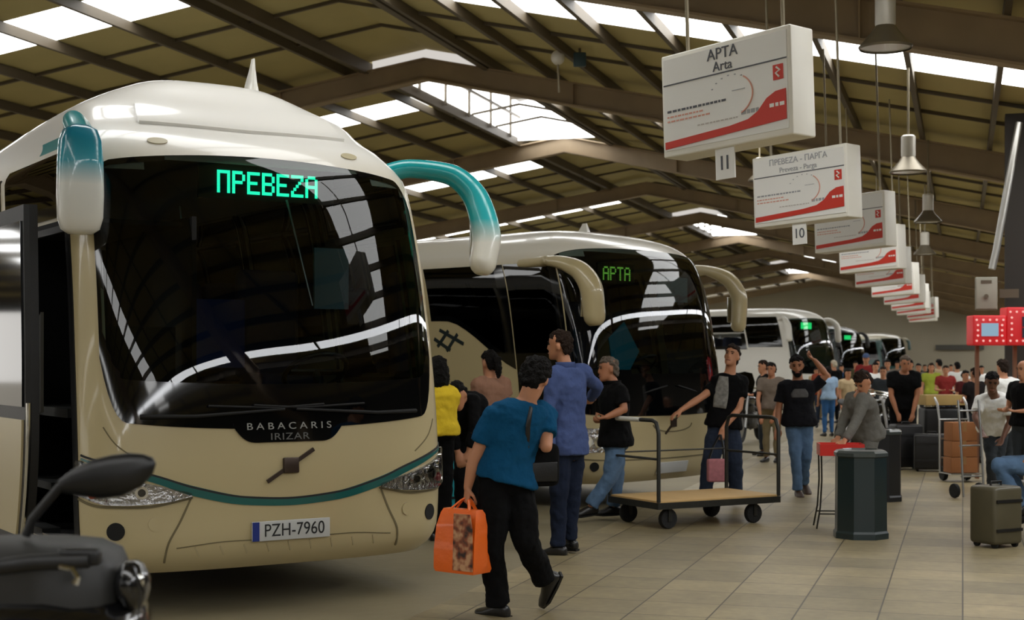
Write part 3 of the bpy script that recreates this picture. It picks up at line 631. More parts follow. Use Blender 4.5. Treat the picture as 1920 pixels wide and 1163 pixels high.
B5, S5 = far_coach('coach', 'furthest coach, near the back wall, pale roof over dark glass', (24.3, 92.0), 40, paint('teal_cream_paint', (40, 74, 72), (214, 208, 188), 2.7, 2.85), [(0, 1.1 + i * 1.6, 2.6 + i * 1.6, 1.5, 2.7) for i in range(6)], False)
# ------------------------------------------------------------------ bay signs
M_SIGNW = mat('sign_face_white', (240, 239, 234), .35); M_CASE = mat('sign_casing', (240, 237, 226), .4, var=.06, scale=5); M_SIGNR = mat('sign_red', (206, 52, 34), .45)
M_SIGNG = mat('sign_grey_print', (164, 165, 168), .6); M_SIGND = mat('sign_dark_print', (84, 86, 92), .6); M_SIGNP = mat('sign_pale_print', (196, 188, 182), .6); M_SIGNO = mat('sign_salmon_print', (222, 160, 140), .6)
M_ROD = mat('hanger_steel', (150, 140, 118), .5, .5)
SW, SH_, ST = 1.03, .65, .22
def print_line(mb, x, z, w, h, y):
    """unreadable small print: a row of short dashes"""
    rr = random.Random(int(x * 991 + z * 7919)); p = x
    while p < x + w:
        q = rr.uniform(.012, .04); mb.box((p + q / 2, y, z), (q * .86, .002, h)); p += q + .006
def bay_sign(k, label, big=None, small=None, num=None):
    c = V((1.27, 8.93, 0)) + AX * (4.45 * k); c += V((.115, .085, 0)) + TX * ((.0, -.02, .1, .05, -.02, .0, .02, 0, -.05, .1, 0)[k] if k else 0)
    z0 = 2.89 - (.07 if k == 1 else 0); t = c.dot(TX); ztop = zr(t) - .18
    G = thing('bay_sign', label, 'sign', (c.x, c.y, z0), R(-49 + (0, 2, -1, 1, 2, 0, -2, 1, 0, 2, 0)[k]), 'hanging bay signs over the platform')
    G.rotation_euler[1] = R(-2.2)
    b = MB(); b.box((0, 0, SH_ / 2), (SW, ST, SH_), bev=.012); b.build('casing', M_CASE, G)
    f = MB(); f.box((0, -ST / 2 - .002, SH_ / 2 + .005), (SW - .05, .008, SH_ - .07)); fp = f.build('face_panel', M_SIGNW, G, smooth=0); y = -ST / 2 - .008
    zl = SH_ * .70
    d = MB(); d.box((0, y, zl), (SW - .05, .003, .008)); d.build('divider', M_SIGND, fp, smooth=0)
    sw = MB(); xl, xr = -SW / 2 + .03, SW / 2 - .035
    top = [(xl, .095), (xl + .55 * (xr - xl), .12), (xl + .7 * (xr - xl), .138), (xl + .78 * (xr - xl), .175), (xl + .85 * (xr - xl), .24), (xl + .92 * (xr - xl), .27), (xr, .275)]
    sw.prism([(xl, .05), (xr, .075 + .02)] + [(x, z) for x, z in reversed(top)], Matrix.Translation((0, y, 0)) @ Matrix.Rotation(R(90), 4, 'X'), .003); sw.build('red_swoosh', M_SIGNR, fp, smooth=0)
    lg = MB(); lg.box((xr - .055, y, zl - .075), (.075, .003, .09)); l_ = lg.build('red_logo', M_SIGNR, fp, smooth=0)
    wv = MB(); wv.tube([(xr - .065, y - .003, zl - .045), (xr - .04, y - .003, zl - .065), (xr - .07, y - .003, zl - .08), (xr - .045, y - .003, zl - .105)], .007, 6); wv.build('logo_squiggle', M_SIGNW, l_)
    ga = MB(); cx_, cz_ = .06, .3; ga.tube([(cx_ + .17 * math.cos(a), y - .001, cz_ + .13 * math.sin(a)) for a in [R(-62 + 5 * i) for i in range(24)]], .0045, 6); ga.build('gauge_arc', M_SIGNO, fp)
    tk = MB()
    for i in range(6): a = R(60 + 18 * i); tk.box((cx_ + .17 * math.cos(a), y, cz_ + .13 * math.sin(a)), (.012, .003, .006))
    tk.box((cx_ + .06, y, cz_ + .03), (.1, .003, .004)); tk.build('gauge_ticks', M_SIGNG, fp, smooth=0)
    p1 = MB(); print_line(p1, xl + .02, .285, .46, .014, y); p1.build('print_line', M_SIGND if k == 0 else M_SIGNG, fp, smooth=0)
    p2 = MB(); print_line(p2, xl + .02, .25, .28, .01, y); print_line(p2, xl + .02, .222, .34, .01, y); p2.build('print_line', M_SIGNO, fp, smooth=0)
    p3 = MB(); print_line(p3, xl + .27, .165, .33, .008, y); p3.build('print_line', M_SIGNP, fp, smooth=0)
    wd_ = MB(); print_line(wd_, xl + .62, .185, .14, .024, y); wd_.build('print_line', M_SIGNG, fp, smooth=0)
    w2 = MB(); print_line(w2, xl + .84, .19, .1, .022, y - .003); w2.build('print_line', M_SIGNW, fp, smooth=0)
    RX = Matrix.Rotation(R(90), 4, 'X')
    if big: text('lettering', big, .1 if k == 0 else .078, M_SIGND if k == 0 else M_SIGNG, fp, Matrix.Translation((0, y, SH_ * .885)) @ RX); text('lettering', small, .085 if k == 0 else .066, M_SIGND if k == 0 else M_SIGNG, fp, Matrix.Translation((0, y, SH_ * .765)) @ RX)
    if num:
        n = MB(); n.box((-.03, -ST / 2 + .03, -.09), (.15, .012, .2)); nt_ = n.build('number_tag', M_SIGNW, G, smooth=0); [text('tag_digit', ch, .125, M_SIGND, nt_, Matrix.Translation((-.03 + (i - .5) * (.045 if num == '11' else .06), -ST / 2 + .022, -.095)) @ RX) for i, ch in enumerate(num)]
    for sx in (-.38, .38):
        r = MB(); r.cyl((sx, 0, SH_), (sx, 0, ztop - z0), .012, n=8); r.build('hanger', M_ROD, G)
sign_labels = ['nearest and largest hanging bay sign, reading APTA over Arta, tag 11 below', 'second hanging bay sign, tag 10 below, right after the APTA one', 'third hanging bay sign counting away from the APTA one', 'fourth hanging bay sign counting away from the APTA one', 'fifth hanging bay sign counting away from the APTA one',
               'sixth hanging bay sign counting away from the APTA one', 'seventh hanging bay sign counting away from the APTA one', 'eighth hanging bay sign counting away from the APTA one', 'ninth hanging bay sign, fourth from the far end of the line', 'tenth hanging bay sign, last but one of the line', 'smallest hanging bay sign, last of the line near the back wall']
for k in range(11):
    bay_sign(k, sign_labels[k], *(('APTA', 'Arta', '11') if k == 0 else ('ΠPEBEZA - ΠAPΓA', 'Preveza - Parga', '10') if k == 1 else ()))
# ------------------------------------------------------------------ lamps and small fittings under the roof
M_LAMPB = mat('lamp_housing', (214, 210, 200), .35, .2); M_CONE = mat('lamp_reflector_outside', (132, 124, 108), .35, .6); M_LIN = mat('lamp_reflector_inside', (220, 220, 214), .2, .8)
def high_bay(p, label, rod=0.0):
    p = V(p); t = p.dot(TX); G = thing('pendant_lamp', label, 'lamp', p, 0, 'industrial pendant lamps over the platform')
    a = MB(); a.lathe([(.06, .2), (.085, .2), (.09, .22), (.09, .46), (.07, .48), (.03, .48)], n=20); a.build('housing', M_LAMPB, G)
    b = MB(); b.lathe([(.225, .0), (.235, .02), (.19, .07), (.12, .15), (.085, .205), (.08, .2), (.11, .14), (.18, .065), (.22, .01)], n=28, cap=False); c = b.build('reflector', M_CONE, G)
    d = MB(); d.lathe([(.215, .012), (.2, .03), (.08, .19), (.02, .19)], n=24); d.build('reflector_lining', M_LIN, c)
    h = MB(); h.cyl((0, 0, .48), (0, 0, zr(t) - .17 - p.z), .015, n=8); h.build('hanger', M_ROD, G)
high_bay(at(1660, 92, 12.9), 'nearest pendant lamp, pale housing over a wide cone, right of the APTA sign')
high_bay(at(1703, 325, 18.5), 'second pendant lamp, dark cone hanging right of the tag 10 sign')
high_bay(at(1740, 418, 24.5), 'third pendant lamp away from the APTA sign'); high_bay(at(1734, 478, 31), 'fourth pendant lamp, small, above the far bay signs'); high_bay(at(1424, 340, 30), 'lone pendant lamp left of the tag 10 sign over the coaches')
p = at(1046, 108, 23.3); G = thing('globe_lamp', 'white globe lamp under the rafter near the roof ridge', 'lamp', p)
a = MB(); a.ell((0, 0, 0), (.11, .11, .12)); a.build('globe', mat('opal_glass', (214, 210, 200), .3), G); a = MB(); a.cyl((0, 0, -.1), (.02, 0, -.55), .018, n=8); a.build('stem', M_ROD, G)
a = MB(); a.cyl((0, 0, .1), (0, 0, zr(p.dot(TX)) - .1 - p.z), .015, n=8); a.build('hanger', M_ROD, G)
p = at(1087, 112, 23.3); G = thing('junction_box', 'small dark teal box fixed to the rafter beside the globe lamp', 'box', p)
a = MB(); a.box((0, 0, 0), (.2, .12, .22), bev=.02); a.build('casing', mat('teal_box', (36, 62, 70), .5), G); a = MB(); a.box((0, .0, .13), (.04, .04, .1)); a.build('bracket', M_STEEL2, G)
# ------------------------------------------------------------------ right-hand column with pipe, cabinet and illuminated red sign boxes
cc = at(1914, 672, 20.4); cb = V((cc.x, cc.y, 0)); zc = zr(cb.dot(TX)) - .15
mb = MB(); mb.box(cb + V((0, 0, zc / 2)), (.42, .36, zc), rz=-TH); struct(mb.build('column', mat('dark_column', (44, 39, 34), .8), smooth=0))
pp = MB(); pp.tube([at(1860, 505, 20.0), at(1868, 470, 20.0), at(1893, 330, 20.0), at(1911, 230, 20.0)], .05, 12)
tag(pp.build('downpipe', mat('zinc_pipe', (186, 184, 178), .3, .8)), 'silver pipe slanting up beside the dark right-hand column', 'pipe')
c = at(1849, 551, 20.1); G = thing('meter_cabinet', 'pale grey metal cabinet on the dark column above the red sign', 'cabinet', c, -TH)
a = MB(); a.box((0, 0, 0), (.29, .2, .45), bev=.012); a.build('casing', mat('cabinet_grey', (142, 140, 126), .5, var=.1), G); a = MB(); a.box((0, -.105, 0), (.26, .012, .42), bev=.004); d = a.build('door', mat('cabinet_door_grey', (150, 148, 134), .5, var=.08), G)
a = MB(); a.box((0, -.113, .16), (.14, .01, .04)); a.build('louvre', M_STEEL2, d, smooth=0); a = MB(); a.cyl((0, -.12, -.04), (0, -.14, -.04), .03); a.build('lock', M_STEEL2, d)
a = MB(); a.box((.3, .03, 0), (.25, .08, .12)); a.build('bracket', M_STEEL2, G, smooth=0)
M_RED = mat('red_sign_paint', (200, 34, 40), .4, emit=(200, 30, 34), es=.25); M_BULB = emit_mat('sign_bulb', (255, 190, 180), .9); M_SCR = emit_mat('screen_glow', (150, 180, 200), .8)
def red_box(label, x0, y0, x1, y1, Y, scr):
    a_, b_ = at(x0, y0, Y), at(x1, y1, Y); W_, H_ = b_.x - a_.x, a_.z - b_.z; G = thing('illuminated_sign', label, 'sign', ((a_.x + b_.x) / 2, Y, b_.z), 0, 'red illuminated sign boxes by the column')
    q = MB(); q.box((0, 0, H_ / 2), (W_, .3, H_), bev=.02); q.build('casing', M_RED, G)
    nx = max(3, int(W_ / .075))
    for i in range(nx):
        for z in (.06, H_ - .06): u = MB(); u.ell((-W_ / 2 + W_ * (i + .5) / nx, -.16, z), (.016, .015, .016), nu=8, nv=6); u.build('bulb', M_BULB, G)
    for i in range(1, max(2, int(H_ / .075)) - 1):
        for sx in (-1, 1): u = MB(); u.ell((sx * (W_ / 2 - .06), -.16, .06 + (H_ - .12) * i / (max(2, int(H_ / .075)) - 1)), (.016, .015, .016), nu=8, nv=6); u.build('bulb', M_BULB, G)
    for sx, sz, w, h in scr: u = MB(); u.box((sx * W_ / 2, -.155, sz * H_), (w, .02, h)); u.build('screen', M_SCR if w > .15 else mat('dark_screen', (50, 60, 74), .3), G, smooth=0)
    return G, W_, H_
g1, w1, h1 = red_box('red sign box edged with bulbs round a pale screen', 1818, 592, 1880, 648, 19.4, [(0, .52, .22, .17)])
g2, w2, h2 = red_box('taller red sign box at the right edge with two small dark panels', 1881, 577, 1952, 648, 19.4, [(.05, .62, .13, .13), (.05, .33, .13, .13)])
for xx, gg in ((1834, g1), (1905, g2)):
    b0 = at(xx, 650, 19.45); a = MB(); a.box((b0.x - gg.location.x, .1, -gg.location.z / 2), (.045, .05, gg.location.z)); a.build('post', mat('brown_post', (126, 84, 58), .7), gg, smooth=0)
# ------------------------------------------------------------------ litter bins
M_BIN = mat('bin_green', (20, 36, 38), .35, coat=.2, var=.2, scale=4); M_BINT = mat('bin_lid', (58, 64, 62), .35, coat=.3)
def litter_bin(p, label, m, r=.225, h=.78, rz=.3):
    G = thing('litter_bin', label, 'bin', p, rz); o = lambda rr, z: [V((rr * math.cos(2 * math.pi * k / 8), rr * math.sin(2 * math.pi * k / 8), z)) for k in range(8)]
    a = MB(); a.loft([o(r * 1.06, .0), o(r * 1.06, .05), o(r, .07), o(r * .98, h - .06), o(r * 1.0, h - .05)]); a.build('body', m, G, smooth=20)
    a = MB(); a.loft([o(r * 1.04, h - .05), o(r * 1.04, h - .02), o(r * .94, h), o(r * .7, h + .01), o(r * .62, h - .02), o(r * .6, h - .03)]); l = a.build('lid', M_BINT, G, smooth=20)
    a = MB(); a.loft([o(r * .6, h - .025), o(r * .59, h - .02)]); a.build('opening', M_BLACKM, l, smooth=0)
p = gnd(1624, 1013); litter_bin((p.x, p.y + .2, 0), 'dark green octagonal litter bin standing in front of the red tray stand', M_BIN, .235)
p = gnd(1664, 942); litter_bin((p.x, p.y + .2, 0), 'near-black litter bin half hidden behind the green one', mat('bin_black', (18, 20, 24), .4, coat=.2), .21, .80, .1)
# ------------------------------------------------------------------ red tray stand
M_WIRE = mat('dark_wire', (40, 36, 30), .5, .5); b0 = gnd(1537, 992)
G = thing('tray_stand', 'red tray on thin dark wire legs beside the green litter bin', 'stand', (b0.x + .22, b0.y + .12, 0), R(-6))
a = MB(); a.box((0, 0, .73), (.4, .3, .03), bev=.01)
for sx, sy, w, d in ((-.2, 0, .012, .3), (.2, 0, .012, .3), (0, -.15, .4, .012), (0, .15, .4, .012)): a.box((sx, sy, .74), (w, d, .11))
a.build('tray', mat('red_plastic', (196, 34, 22), .4, coat=.2), G)
for sx in (-1, 1):
    for sy in (-1, 1): a = MB(); a.tube([(sx * .19, sy * .13, .72), (sx * .185, sy * .12, .45), (sx * .2, sy * .13, .2), (sx * .235, sy * .15, .0)], .008, 8); a.build('leg', M_WIRE, G)
a = MB(); a.tube([(-.21, -.14, .14), (.21, -.14, .14)], .007, 8); a.tube([(-.21, .14, .14), (.21, .14, .14)], .007, 8); a.build('crossbar', M_WIRE, G)
# ------------------------------------------------------------------ platform cart
M_WOOD = mat('plywood_deck', (196, 160, 104), .6, var=.12, scale=4); M_CARTM = mat('cart_steel', (52, 52, 48), .5, .6, var=.3, scale=15); M_WHB = mat('white_tape', (215, 215, 208), .5)
CR = math.atan2(.49, .87); G = thing('platform_cart', 'flat platform cart with plywood deck and a tube frame at each end', 'cart', (1.36, 13.6, 0), CR)
LC, WC = 1.42, .82; zd = .26
a = MB(); a.box((LC / 2, WC / 2, zd), (LC, WC, .025), bev=.004); a.build('deck', M_WOOD, G)
a = MB()
for y in (.0, WC): a.box((LC / 2, y, zd - .035), (LC + .03, .03, .06))
for x in (0, LC / 2, LC): a.box((x, WC / 2, zd - .035), (.03, WC, .06))
a.build('chassis', M_CARTM, G, smooth=0)
for x in (0, LC):
    a = MB(); a.tube([(x, 0, zd), (x, 0, .9), (x, .04, 1.0), (x, .1, 1.02), (x, WC - .1, 1.02), (x, WC - .04, 1.0), (x, WC, .9), (x, WC, zd)], .019, 10); a.tube([(x, 0, .66), (x, WC, .66)], .012, 8); fr = a.build('end_frame', M_CARTM, G)
    if x == 0: a = MB(); a.tube([(x, .3, 1.02), (x, WC - .12, 1.02)], .023, 10); a.build('white_grip', M_WHB, fr)
a = MB(); a.tube([(0, WC, .68), (LC, WC, .68)], .008, 8); a.build('side_rail', M_CARTM, G)
for x in (.16, LC - .25):
    for y in (.08, WC - .08):
        a = MB(); a.lathe([(.04, -.03), (.088, -.028), (.096, -.015), (.096, .015), (.088, .028), (.04, .03)], (x, y, .096), 20, M=Matrix.Rotation(R(90), 3, 'X')); w_ = a.build('castor', M_RUB, G)
        a = MB(); a.box((x, y - .04, .14), (.04, .008, .13)); a.box((x, y + .04, .14), (.04, .008, .13)); a.box((x, y, .205), (.1, .1, .02)); a.build('castor_fork', M_CARTM, w_, smooth=0)
# ------------------------------------------------------------------ suitcases, cartons, hand trucks
def suitcase(p, label, m, w, d, h, rz, handle=True):
    G = thing('suitcase', label, 'suitcase', p, rz); a = MB(); a.box((0, 0, h / 2 + .03), (w, d, h), bev=.035); a.build('shell', m, G)
    for z in (.25, .75): a = MB(); a.box((0, -d / 2 - .004, .03 + h * z), (w * .9, .012, .025)); a.build('strap', M_BLACK, G, smooth=0)
    for sx in (-1, 1):
        for sy in (-1, 1): a = MB(); a.cyl((sx * (w / 2 - .05) - .012, sy * (d / 2 - .05), .032), (sx * (w / 2 - .05) + .012, sy * (d / 2 - .05), .032), .032); a.build('wheel', M_RUB, G)
    a = MB(); a.tube([(-.06, 0, h + .03), (-.06, 0, h + .06), (.06, 0, h + .06), (.06, 0, h + .03)], .01, 8); a.build('handle', M_BLACK, G)
    return G
p = gnd(1876, 1030); suitcase((p.x + .02, p.y + .18, 0), 'olive grey suitcase standing beside the knee of the seated person in jeans', mat('olive_case', (74, 68, 48), .55, coat=.2, var=.2), .33, .3, .49, R(28))
suitcase((at(853, 800, 15.2).x, 15.2, 0), 'turquoise suitcase standing behind the people near the second coach', mat('turquoise_case', (40, 176, 190), .5), .3, .3, .55, R(10))
for x_, y_, lb, w_, h_, r_ in ((1698, 880, 'black suitcase with straps standing behind the litter bins, left of the pair', .42, .62, 10), (1747, 884, 'wide black suitcase with straps in front of the trolley with the pale box', .5, .5, -12)):
    p = gnd(x_, y_); suitcase((p.x, p.y, 0), lb, M_BLACK, w_, .28, h_, R(r_))
M_CARD = mat('cardboard', (150, 96, 54), .8, var=.12, scale=6); M_CARD2 = mat('cardboard_pale', (190, 160, 100), .8, var=.1, scale=5)
p = gnd(1806, 905); G = thing('hand_truck', 'silver hand truck carrying a stack of brown cartons', 'hand truck', (p.x, p.y + .2, 0), R(8))
for sx in (-.2, .2): a = MB(); a.tube([(sx, .12, .1), (sx, .13, .78), (sx, .2, 1.0), (sx, .28, 1.08)], .016, 8); a.build('rail', M_SILVER, G)
for z in (.3, .55, .8): a = MB(); a.tube([(-.2, .13, z), (.2, .13, z)], .012, 8); a.build('crossbar', M_SILVER, G)
a = MB(); a.box((0, -.06, .11), (.42, .36, .015)); a.build('toe_plate', M_SILVER, G, smooth=0)
for sx in (-.16, .16): a = MB(); a.lathe([(.03, -.03), (.085, -.028), (.095, 0), (.085, .028), (.03, .03)], (sx, .1, .095), 18, M=Matrix.Rotation(R(90), 3, 'Y')); a.build('wheel', M_RUB, G)
for i, (z, h, lab) in enumerate(((.122, .2, 'lowest brown carton on the silver hand truck'), (.328, .2, 'middle brown carton on the silver hand truck'), (.534, .24, 'top brown carton on the silver hand truck'))):
    a = MB(); a.box((0, 0, h / 2), (.36 - .01 * i, .24, h), bev=.006); o = a.build('carton', M_CARD, None, (p.x + .0, p.y + .12, z)); o.rotation_euler = (0, 0, R(8 + i)); tag(o, lab, 'carton', 'cartons on the hand truck')
    t_ = MB(); t_.box((0, 0, h + .001), (.05, .242, .002)); t_.box((0, -.1205, h / 2 + .06), (.05, .002, h * .5)); t_.build('tape', mat('parcel_tape', (150, 110, 70), .3), o, smooth=0)
p = gnd(1850, 940); G = thing('hand_truck', 'bare silver hand truck with tall thin rails right of the cartons', 'hand truck', (p.x - .05, p.y + .3, 0), R(20))
for sx in (-.14, .14): a = MB(); a.tube([(sx, 0, .02), (sx, .05, .7), (sx, .1, 1.12)], .013, 8); a.build('rail', M_SILVER, G)
for z in (.25, .6, 1.0): a = MB(); a.tube([(-.14, .03 + z * .07, z), (.14, .03 + z * .07, z)], .01, 8); a.build('crossbar', M_SILVER, G)
for sx in (-.17, .17): a = MB(); a.lathe([(.03, -.02), (.08, -.02), (.085, 0), (.08, .02), (.03, .02)], (sx, .12, .085), 18, M=Matrix.Rotation(R(90), 3, 'Y')); a.build('wheel', M_RUB, G)
p = at(1763, 762, 23.4); G = thing('luggage_trolley', 'black luggage trolley under a wide pale cardboard box', 'trolley', (p.x, p.y, 0), R(5))
a = MB(); a.box((0, 0, .2), (.7, .5, .04)); a.build('base', M_BLACK, G); a = MB(); a.tube([(-.3, .25, .2), (-.3, .3, .95), (.3, .3, .95), (.3, .25, .2)], .018, 8); a.build('handle', M_BLACK, G)
for sx in (-.28, .28):
    for sy in (-.18, .18): a = MB(); a.lathe([(.03, -.02), (.085, -.02), (.09, 0), (.085, .02), (.03, .02)], (sx, sy, .09), 16, M=Matrix.Rotation(R(90), 3, 'Y')); a.build('wheel', M_RUB, G)
a = MB(); a.box((0, 0, .3), (.62, .42, .6), bev=.05); o = a.build('travel_bag', M_BLACK, None, (p.x, p.y - .02, .222)); tag(o, 'big black travel bag on the trolley, under the pale cardboard box', 'bag')
a = MB(); a.tube([(-.1, 0, .59), (-.08, 0, .63), (.08, 0, .63), (.1, 0, .59)], .012, 8); a.build('handle', M_BLACK, o)
a = MB(); a.box((0, 0, .08), (.66, .5, .16), bev=.006); o = a.build('carton', M_CARD2, None, (p.x, p.y, .858)); o.rotation_euler = (0, 0, R(5)); tag(o, 'wide pale cardboard box lying on top of the black travel bag', 'carton')
a = MB(); a.box((0, 0, .161), (.06, .502, .002)); a.build('tape', MATS['parcel_tape'], o, smooth=0)
# ------------------------------------------------------------------ parked motorcycles
M_ENG = mat('engine_grey', (88, 86, 82), .4, .7, bump=.5, bscale=30); M_BKP = mat('black_motor_paint', (12, 12, 14), .2, coat=.8)
def motorcycle(p, label, rz, tank, screen=False):
    G = thing('motorcycle', label, 'motorcycle', p, rz, 'motorcycles parked in the waiting crowd'); X90 = Matrix.Rotation(R(90), 3, 'X')
    for x in (-.68, .7):
        a = MB(); n = 26
        a.tube([(x + .25 * math.cos(2 * math.pi * i / n), 0, .31 + .25 * math.sin(2 * math.pi * i / n)) for i in range(n + 1)], .058, 10, cap=False); w_ = a.build('wheel', M_RUB, G)
        a = MB(); a.lathe([(.05, -.05), (.2, -.03), (.2, .03), (.05, .05)], (x, 0, .31), 16, M=X90); a.build('wheel_hub', M_SILVER, w_)
    a = MB(); a.box((-.02, 0, .42), (.42, .28, .32), bev=.06); a.cyl((.02, 0, .5), (.12, 0, .72), .1); a.build('engine', M_ENG, G)
    a = MB(); a.tube([(.5, 0, .86), (.2, 0, .72), (-.15, 0, .68), (-.45, 0, .6), (-.68, 0, .33)], .035, 8); a.tube([(.48, 0, .8), (.3, 0, .4), (0, 0, .26), (-.3, 0, .3)], .03, 8); a.build('frame', M_BLACK, G)
    a = MB(); a.loft([[V((x, w * math.cos(t), z + h * math.sin(t))) for t in [2 * math.pi * k / 16 for k in range(16)]] for x, w, h, z in ((.48, .04, .04, .84), (.4, .13, .1, .84), (.2, .17, .13, .82), (0, .14, .11, .79), (-.12, .06, .05, .77))]); a.build('tank', tank, G, smooth=60)
    a = MB(); a.loft([[V((x, w * math.cos(t), z + h * math.sin(t))) for t in [2 * math.pi * k / 14 for k in range(14)]] for x, w, h, z in ((-.08, .1, .04, .77), (-.3, .15, .06, .79), (-.55, .13, .06, .84), (-.8, .09, .05, .88), (-.88, .04, .02, .88))]); a.build('seat', M_BLACK, G, smooth=60)
    for sy in (-.1, .1): a = MB(); a.tube([(.7, sy, .31), (.52, sy, .95)], .028, 8); a.build('fork', M_SILVER, G)
    a = MB(); a.tube([(.38, -.38, 1.02), (.48, -.2, 1.04), (.52, 0, 1.0), (.48, .2, 1.04), (.38, .38, 1.02)], .014, 8); h = a.build('handlebar', M_CHROME, G)
    for sy in (-1, 1):
        a = MB(); a.cyl((.38, sy * .38, 1.02), (.33, sy * .5, 1.01), .02); a.build('grip', M_BLACK, h)
        a = MB(); a.tube([(.42, sy * .3, 1.03), (.4, sy * .36, 1.16)], .008, 6); a.ell((.4, sy * .38, 1.2), (.015, .06, .045)); a.build('mirror', M_BLACK, h)
    a = MB(); a.ell((.63, 0, .9), (.1, .11, .11)); hl = a.build('headlamp', M_CHROME, G); a = MB(); a.lathe([(.09, 0), (.07, .03), (.01, .04)], (.7, 0, .9), 16, M=Matrix.Rotation(R(90), 3, 'Y')); a.build('lens', M_LENS, hl)
    a = MB(); a.tube([(.7 + .33 * math.cos(t), 0, .31 + .33 * math.sin(t)) for t in [R(30 + 12 * i) for i in range(11)]], .07, 8, flat=.3); a.build('mudguard', tank, G)
    a = MB(); a.tube([(.1, .16, .34), (-.3, .2, .3), (-.75, .22, .38)], [.03, .045, .05], 10); a.build('exhaust', M_CHROME, G)
    if screen: a = MB(); a.loft([[V((.55 - (z - .95) * .5, w, z)), V((.58 - (z - .95) * .5, 0, z + .03)), V((.55 - (z - .95) * .5, -w, z)), V((.54 - (z - .95) * .5, 0, z))] for z, w in ((.95, .2), (1.15, .22), (1.32, .14))]); a.build('windscreen', M_SGLASS, G)
    a = MB(); a.tube([(-.1, .1, .3), (-.15, .28, .0)], .014, 6); a.build('side_stand', M_BLACK, G)
motorcycle((4.55, 28.0, 0), 'black motorcycle parked behind the man in the printed black T-shirt', R(-115), M_BKP, True)
motorcycle((5.75, 23.6, 0), 'black motorcycle just behind the two litter bins', R(-70), M_BKP); motorcycle((6.55, 25.6, 0), 'motorcycle with a dark grey tank next to the trolley with the big black bag', R(-105), mat('grey_tank', (52, 52, 54), .25, coat=.6))
# ------------------------------------------------------------------ scooter cut off by the lower left corner
M_SCG = mat('scooter_grey', (40, 40, 39), .5, bump=.05, bscale=200)
G = thing('scooter', 'dark maxi scooter in the lower left corner, black mirror raised on a stem', 'scooter', (-1.3, 3.75, 0), 0)
def L_(x, y, Y): p = at(x, y, Y); return V((p.x + 1.3, p.y - 3.75, p.z))
a = MB(); q = lambda x, y, dY=0: L_(x, y, 3.7 + dY)
a.loft([[V((x, yy, z)) for yy, z in ((-w, zt - .16), (-w, zt - .03), (-w * .8, zt - .008), (0, zt), (w * .8, zt - .008), (w, zt - .03), (w, zt - .16))] for x, w, zt in ((-.25, .16, 1.13), (.0, .17, 1.142), (.12, .165, 1.142), (.22, .15, 1.135), (.28, .12, 1.115), (.31, .08, 1.07))]); a.build('handlebar_cover', M_SCG, G, smooth=50)
a = MB(); a.loft([[V((x, w * math.cos(t), zc_ + h * math.sin(t))) for t in [2 * math.pi * k / 24 for k in range(24)]] for x, w, h, zc_ in ((-.3, .2, .12, .9), (-.05, .24, .16, .89), (.15, .25, .17, .87), (.29, .22, .16, .85), (.345, .15, .13, .86), (.365, .05, .05, .88))]); a.build('front_cowl', M_BKP, G, smooth=60)
a = MB(); a.ell((.345, -.06, 1.03), (.045, .06, .065)); i_ = a.build('indicator', M_BKP, G, smooth=60); a = MB(); a.ell((.372, -.095, 1.045), (.012, .012, .02)); a.build('indicator_lens', M_CHROME, i_)
a = MB(); a.tube([q(250, 1062, -.12), q(266, 1110, -.13), q(258, 1163, -.12)], [.003, .007, .002], 8, flat=.5); a.build('edge_trim', M_BKP, G)
a = MB(); a.tube([q(-30, 1068, -.2), q(60, 1056, -.2), q(168, 1052, -.2)], [.02, .021, .018], 12); a.build('grip', M_BLACK, G)
a = MB(); a.tube([q(112, 1063, -.24), q(136, 1068, -.25), q(146, 1084, -.26), q(140, 1094, -.26)], [.005, .006, .006, .01], 8); a.build('brake_lever', M_CHROME, G)
a = MB(); a.box(q(150, 1045, -.18), (.1, .04, .04), bev=.01); a.build('switch_block', M_BLACK, G)
a = MB(); a.tube([q(48, 1005), q(60, 975), q(110, 915), q(150, 888)], [.012, .011, .011, .014], 10); st = a.build('mirror_stem', M_BLACK, G)
# mirror head: a teardrop shell
mh = MB(); path = [(112, 912, .012), (140, 905, .026), (180, 899, .04), (220, 892, .043), (255, 881, .036), (278, 870, .022), (289, 864, .008)]
mh.tube([q(x, y) for x, y, r in path], [r * .72 for *_, r in path], 24, flat=1.75, up=V((0, 0, 1))); mo = mh.build('mirror_head', mat('mirror_shell_black', (9, 9, 10), .4), st, smooth=60)
mg = MB(); mg.box(q(215, 888, .055), (.13, .006, .05), bev=.003); mg.build('mirror_glass', M_CHROME, mo)
a = MB(); a.loft([[V((x, w * math.cos(t), zc_ + h * math.sin(t))) for t in [2 * math.pi * k / 16 for k in range(16)]] for x, w, h, zc_ in ((.1, .2, .3, .62), (-.2, .2, .14, .4), (-.5, .18, .12, .38), (-.8, .2, .25, .55), (-1.2, .2, .22, .62), (-1.5, .1, .08, .7))]); a.build('body', M_BKP, G, smooth=60)
a = MB(); a.loft([[V((x, w * math.cos(t), zc_ + h * math.sin(t))) for t in [2 * math.pi * k / 16 for k in range(16)]] for x, w, h, zc_ in ((-.55, .1, .05, .74), (-.8, .17, .08, .78), (-1.2, .17, .08, .82), (-1.5, .1, .05, .85))]); a.build('seat', M_BLACK, G, smooth=60)
for x in (.22, -1.25):
    a = MB(); a.tube([(x + .19 * math.cos(2 * math.pi * i / 26), 0, .26 + .19 * math.sin(2 * math.pi * i / 26)) for i in range(27)], .07, 10, cap=False); w_ = a.build('wheel', M_RUB, G); a = MB(); a.lathe([(.04, -.06), (.14, -.04), (.14, .04), (.04, .06)], (x, 0, .26), 16, M=Matrix.Rotation(R(90), 3, 'X')); a.build('wheel_hub', M_SILVER, w_)
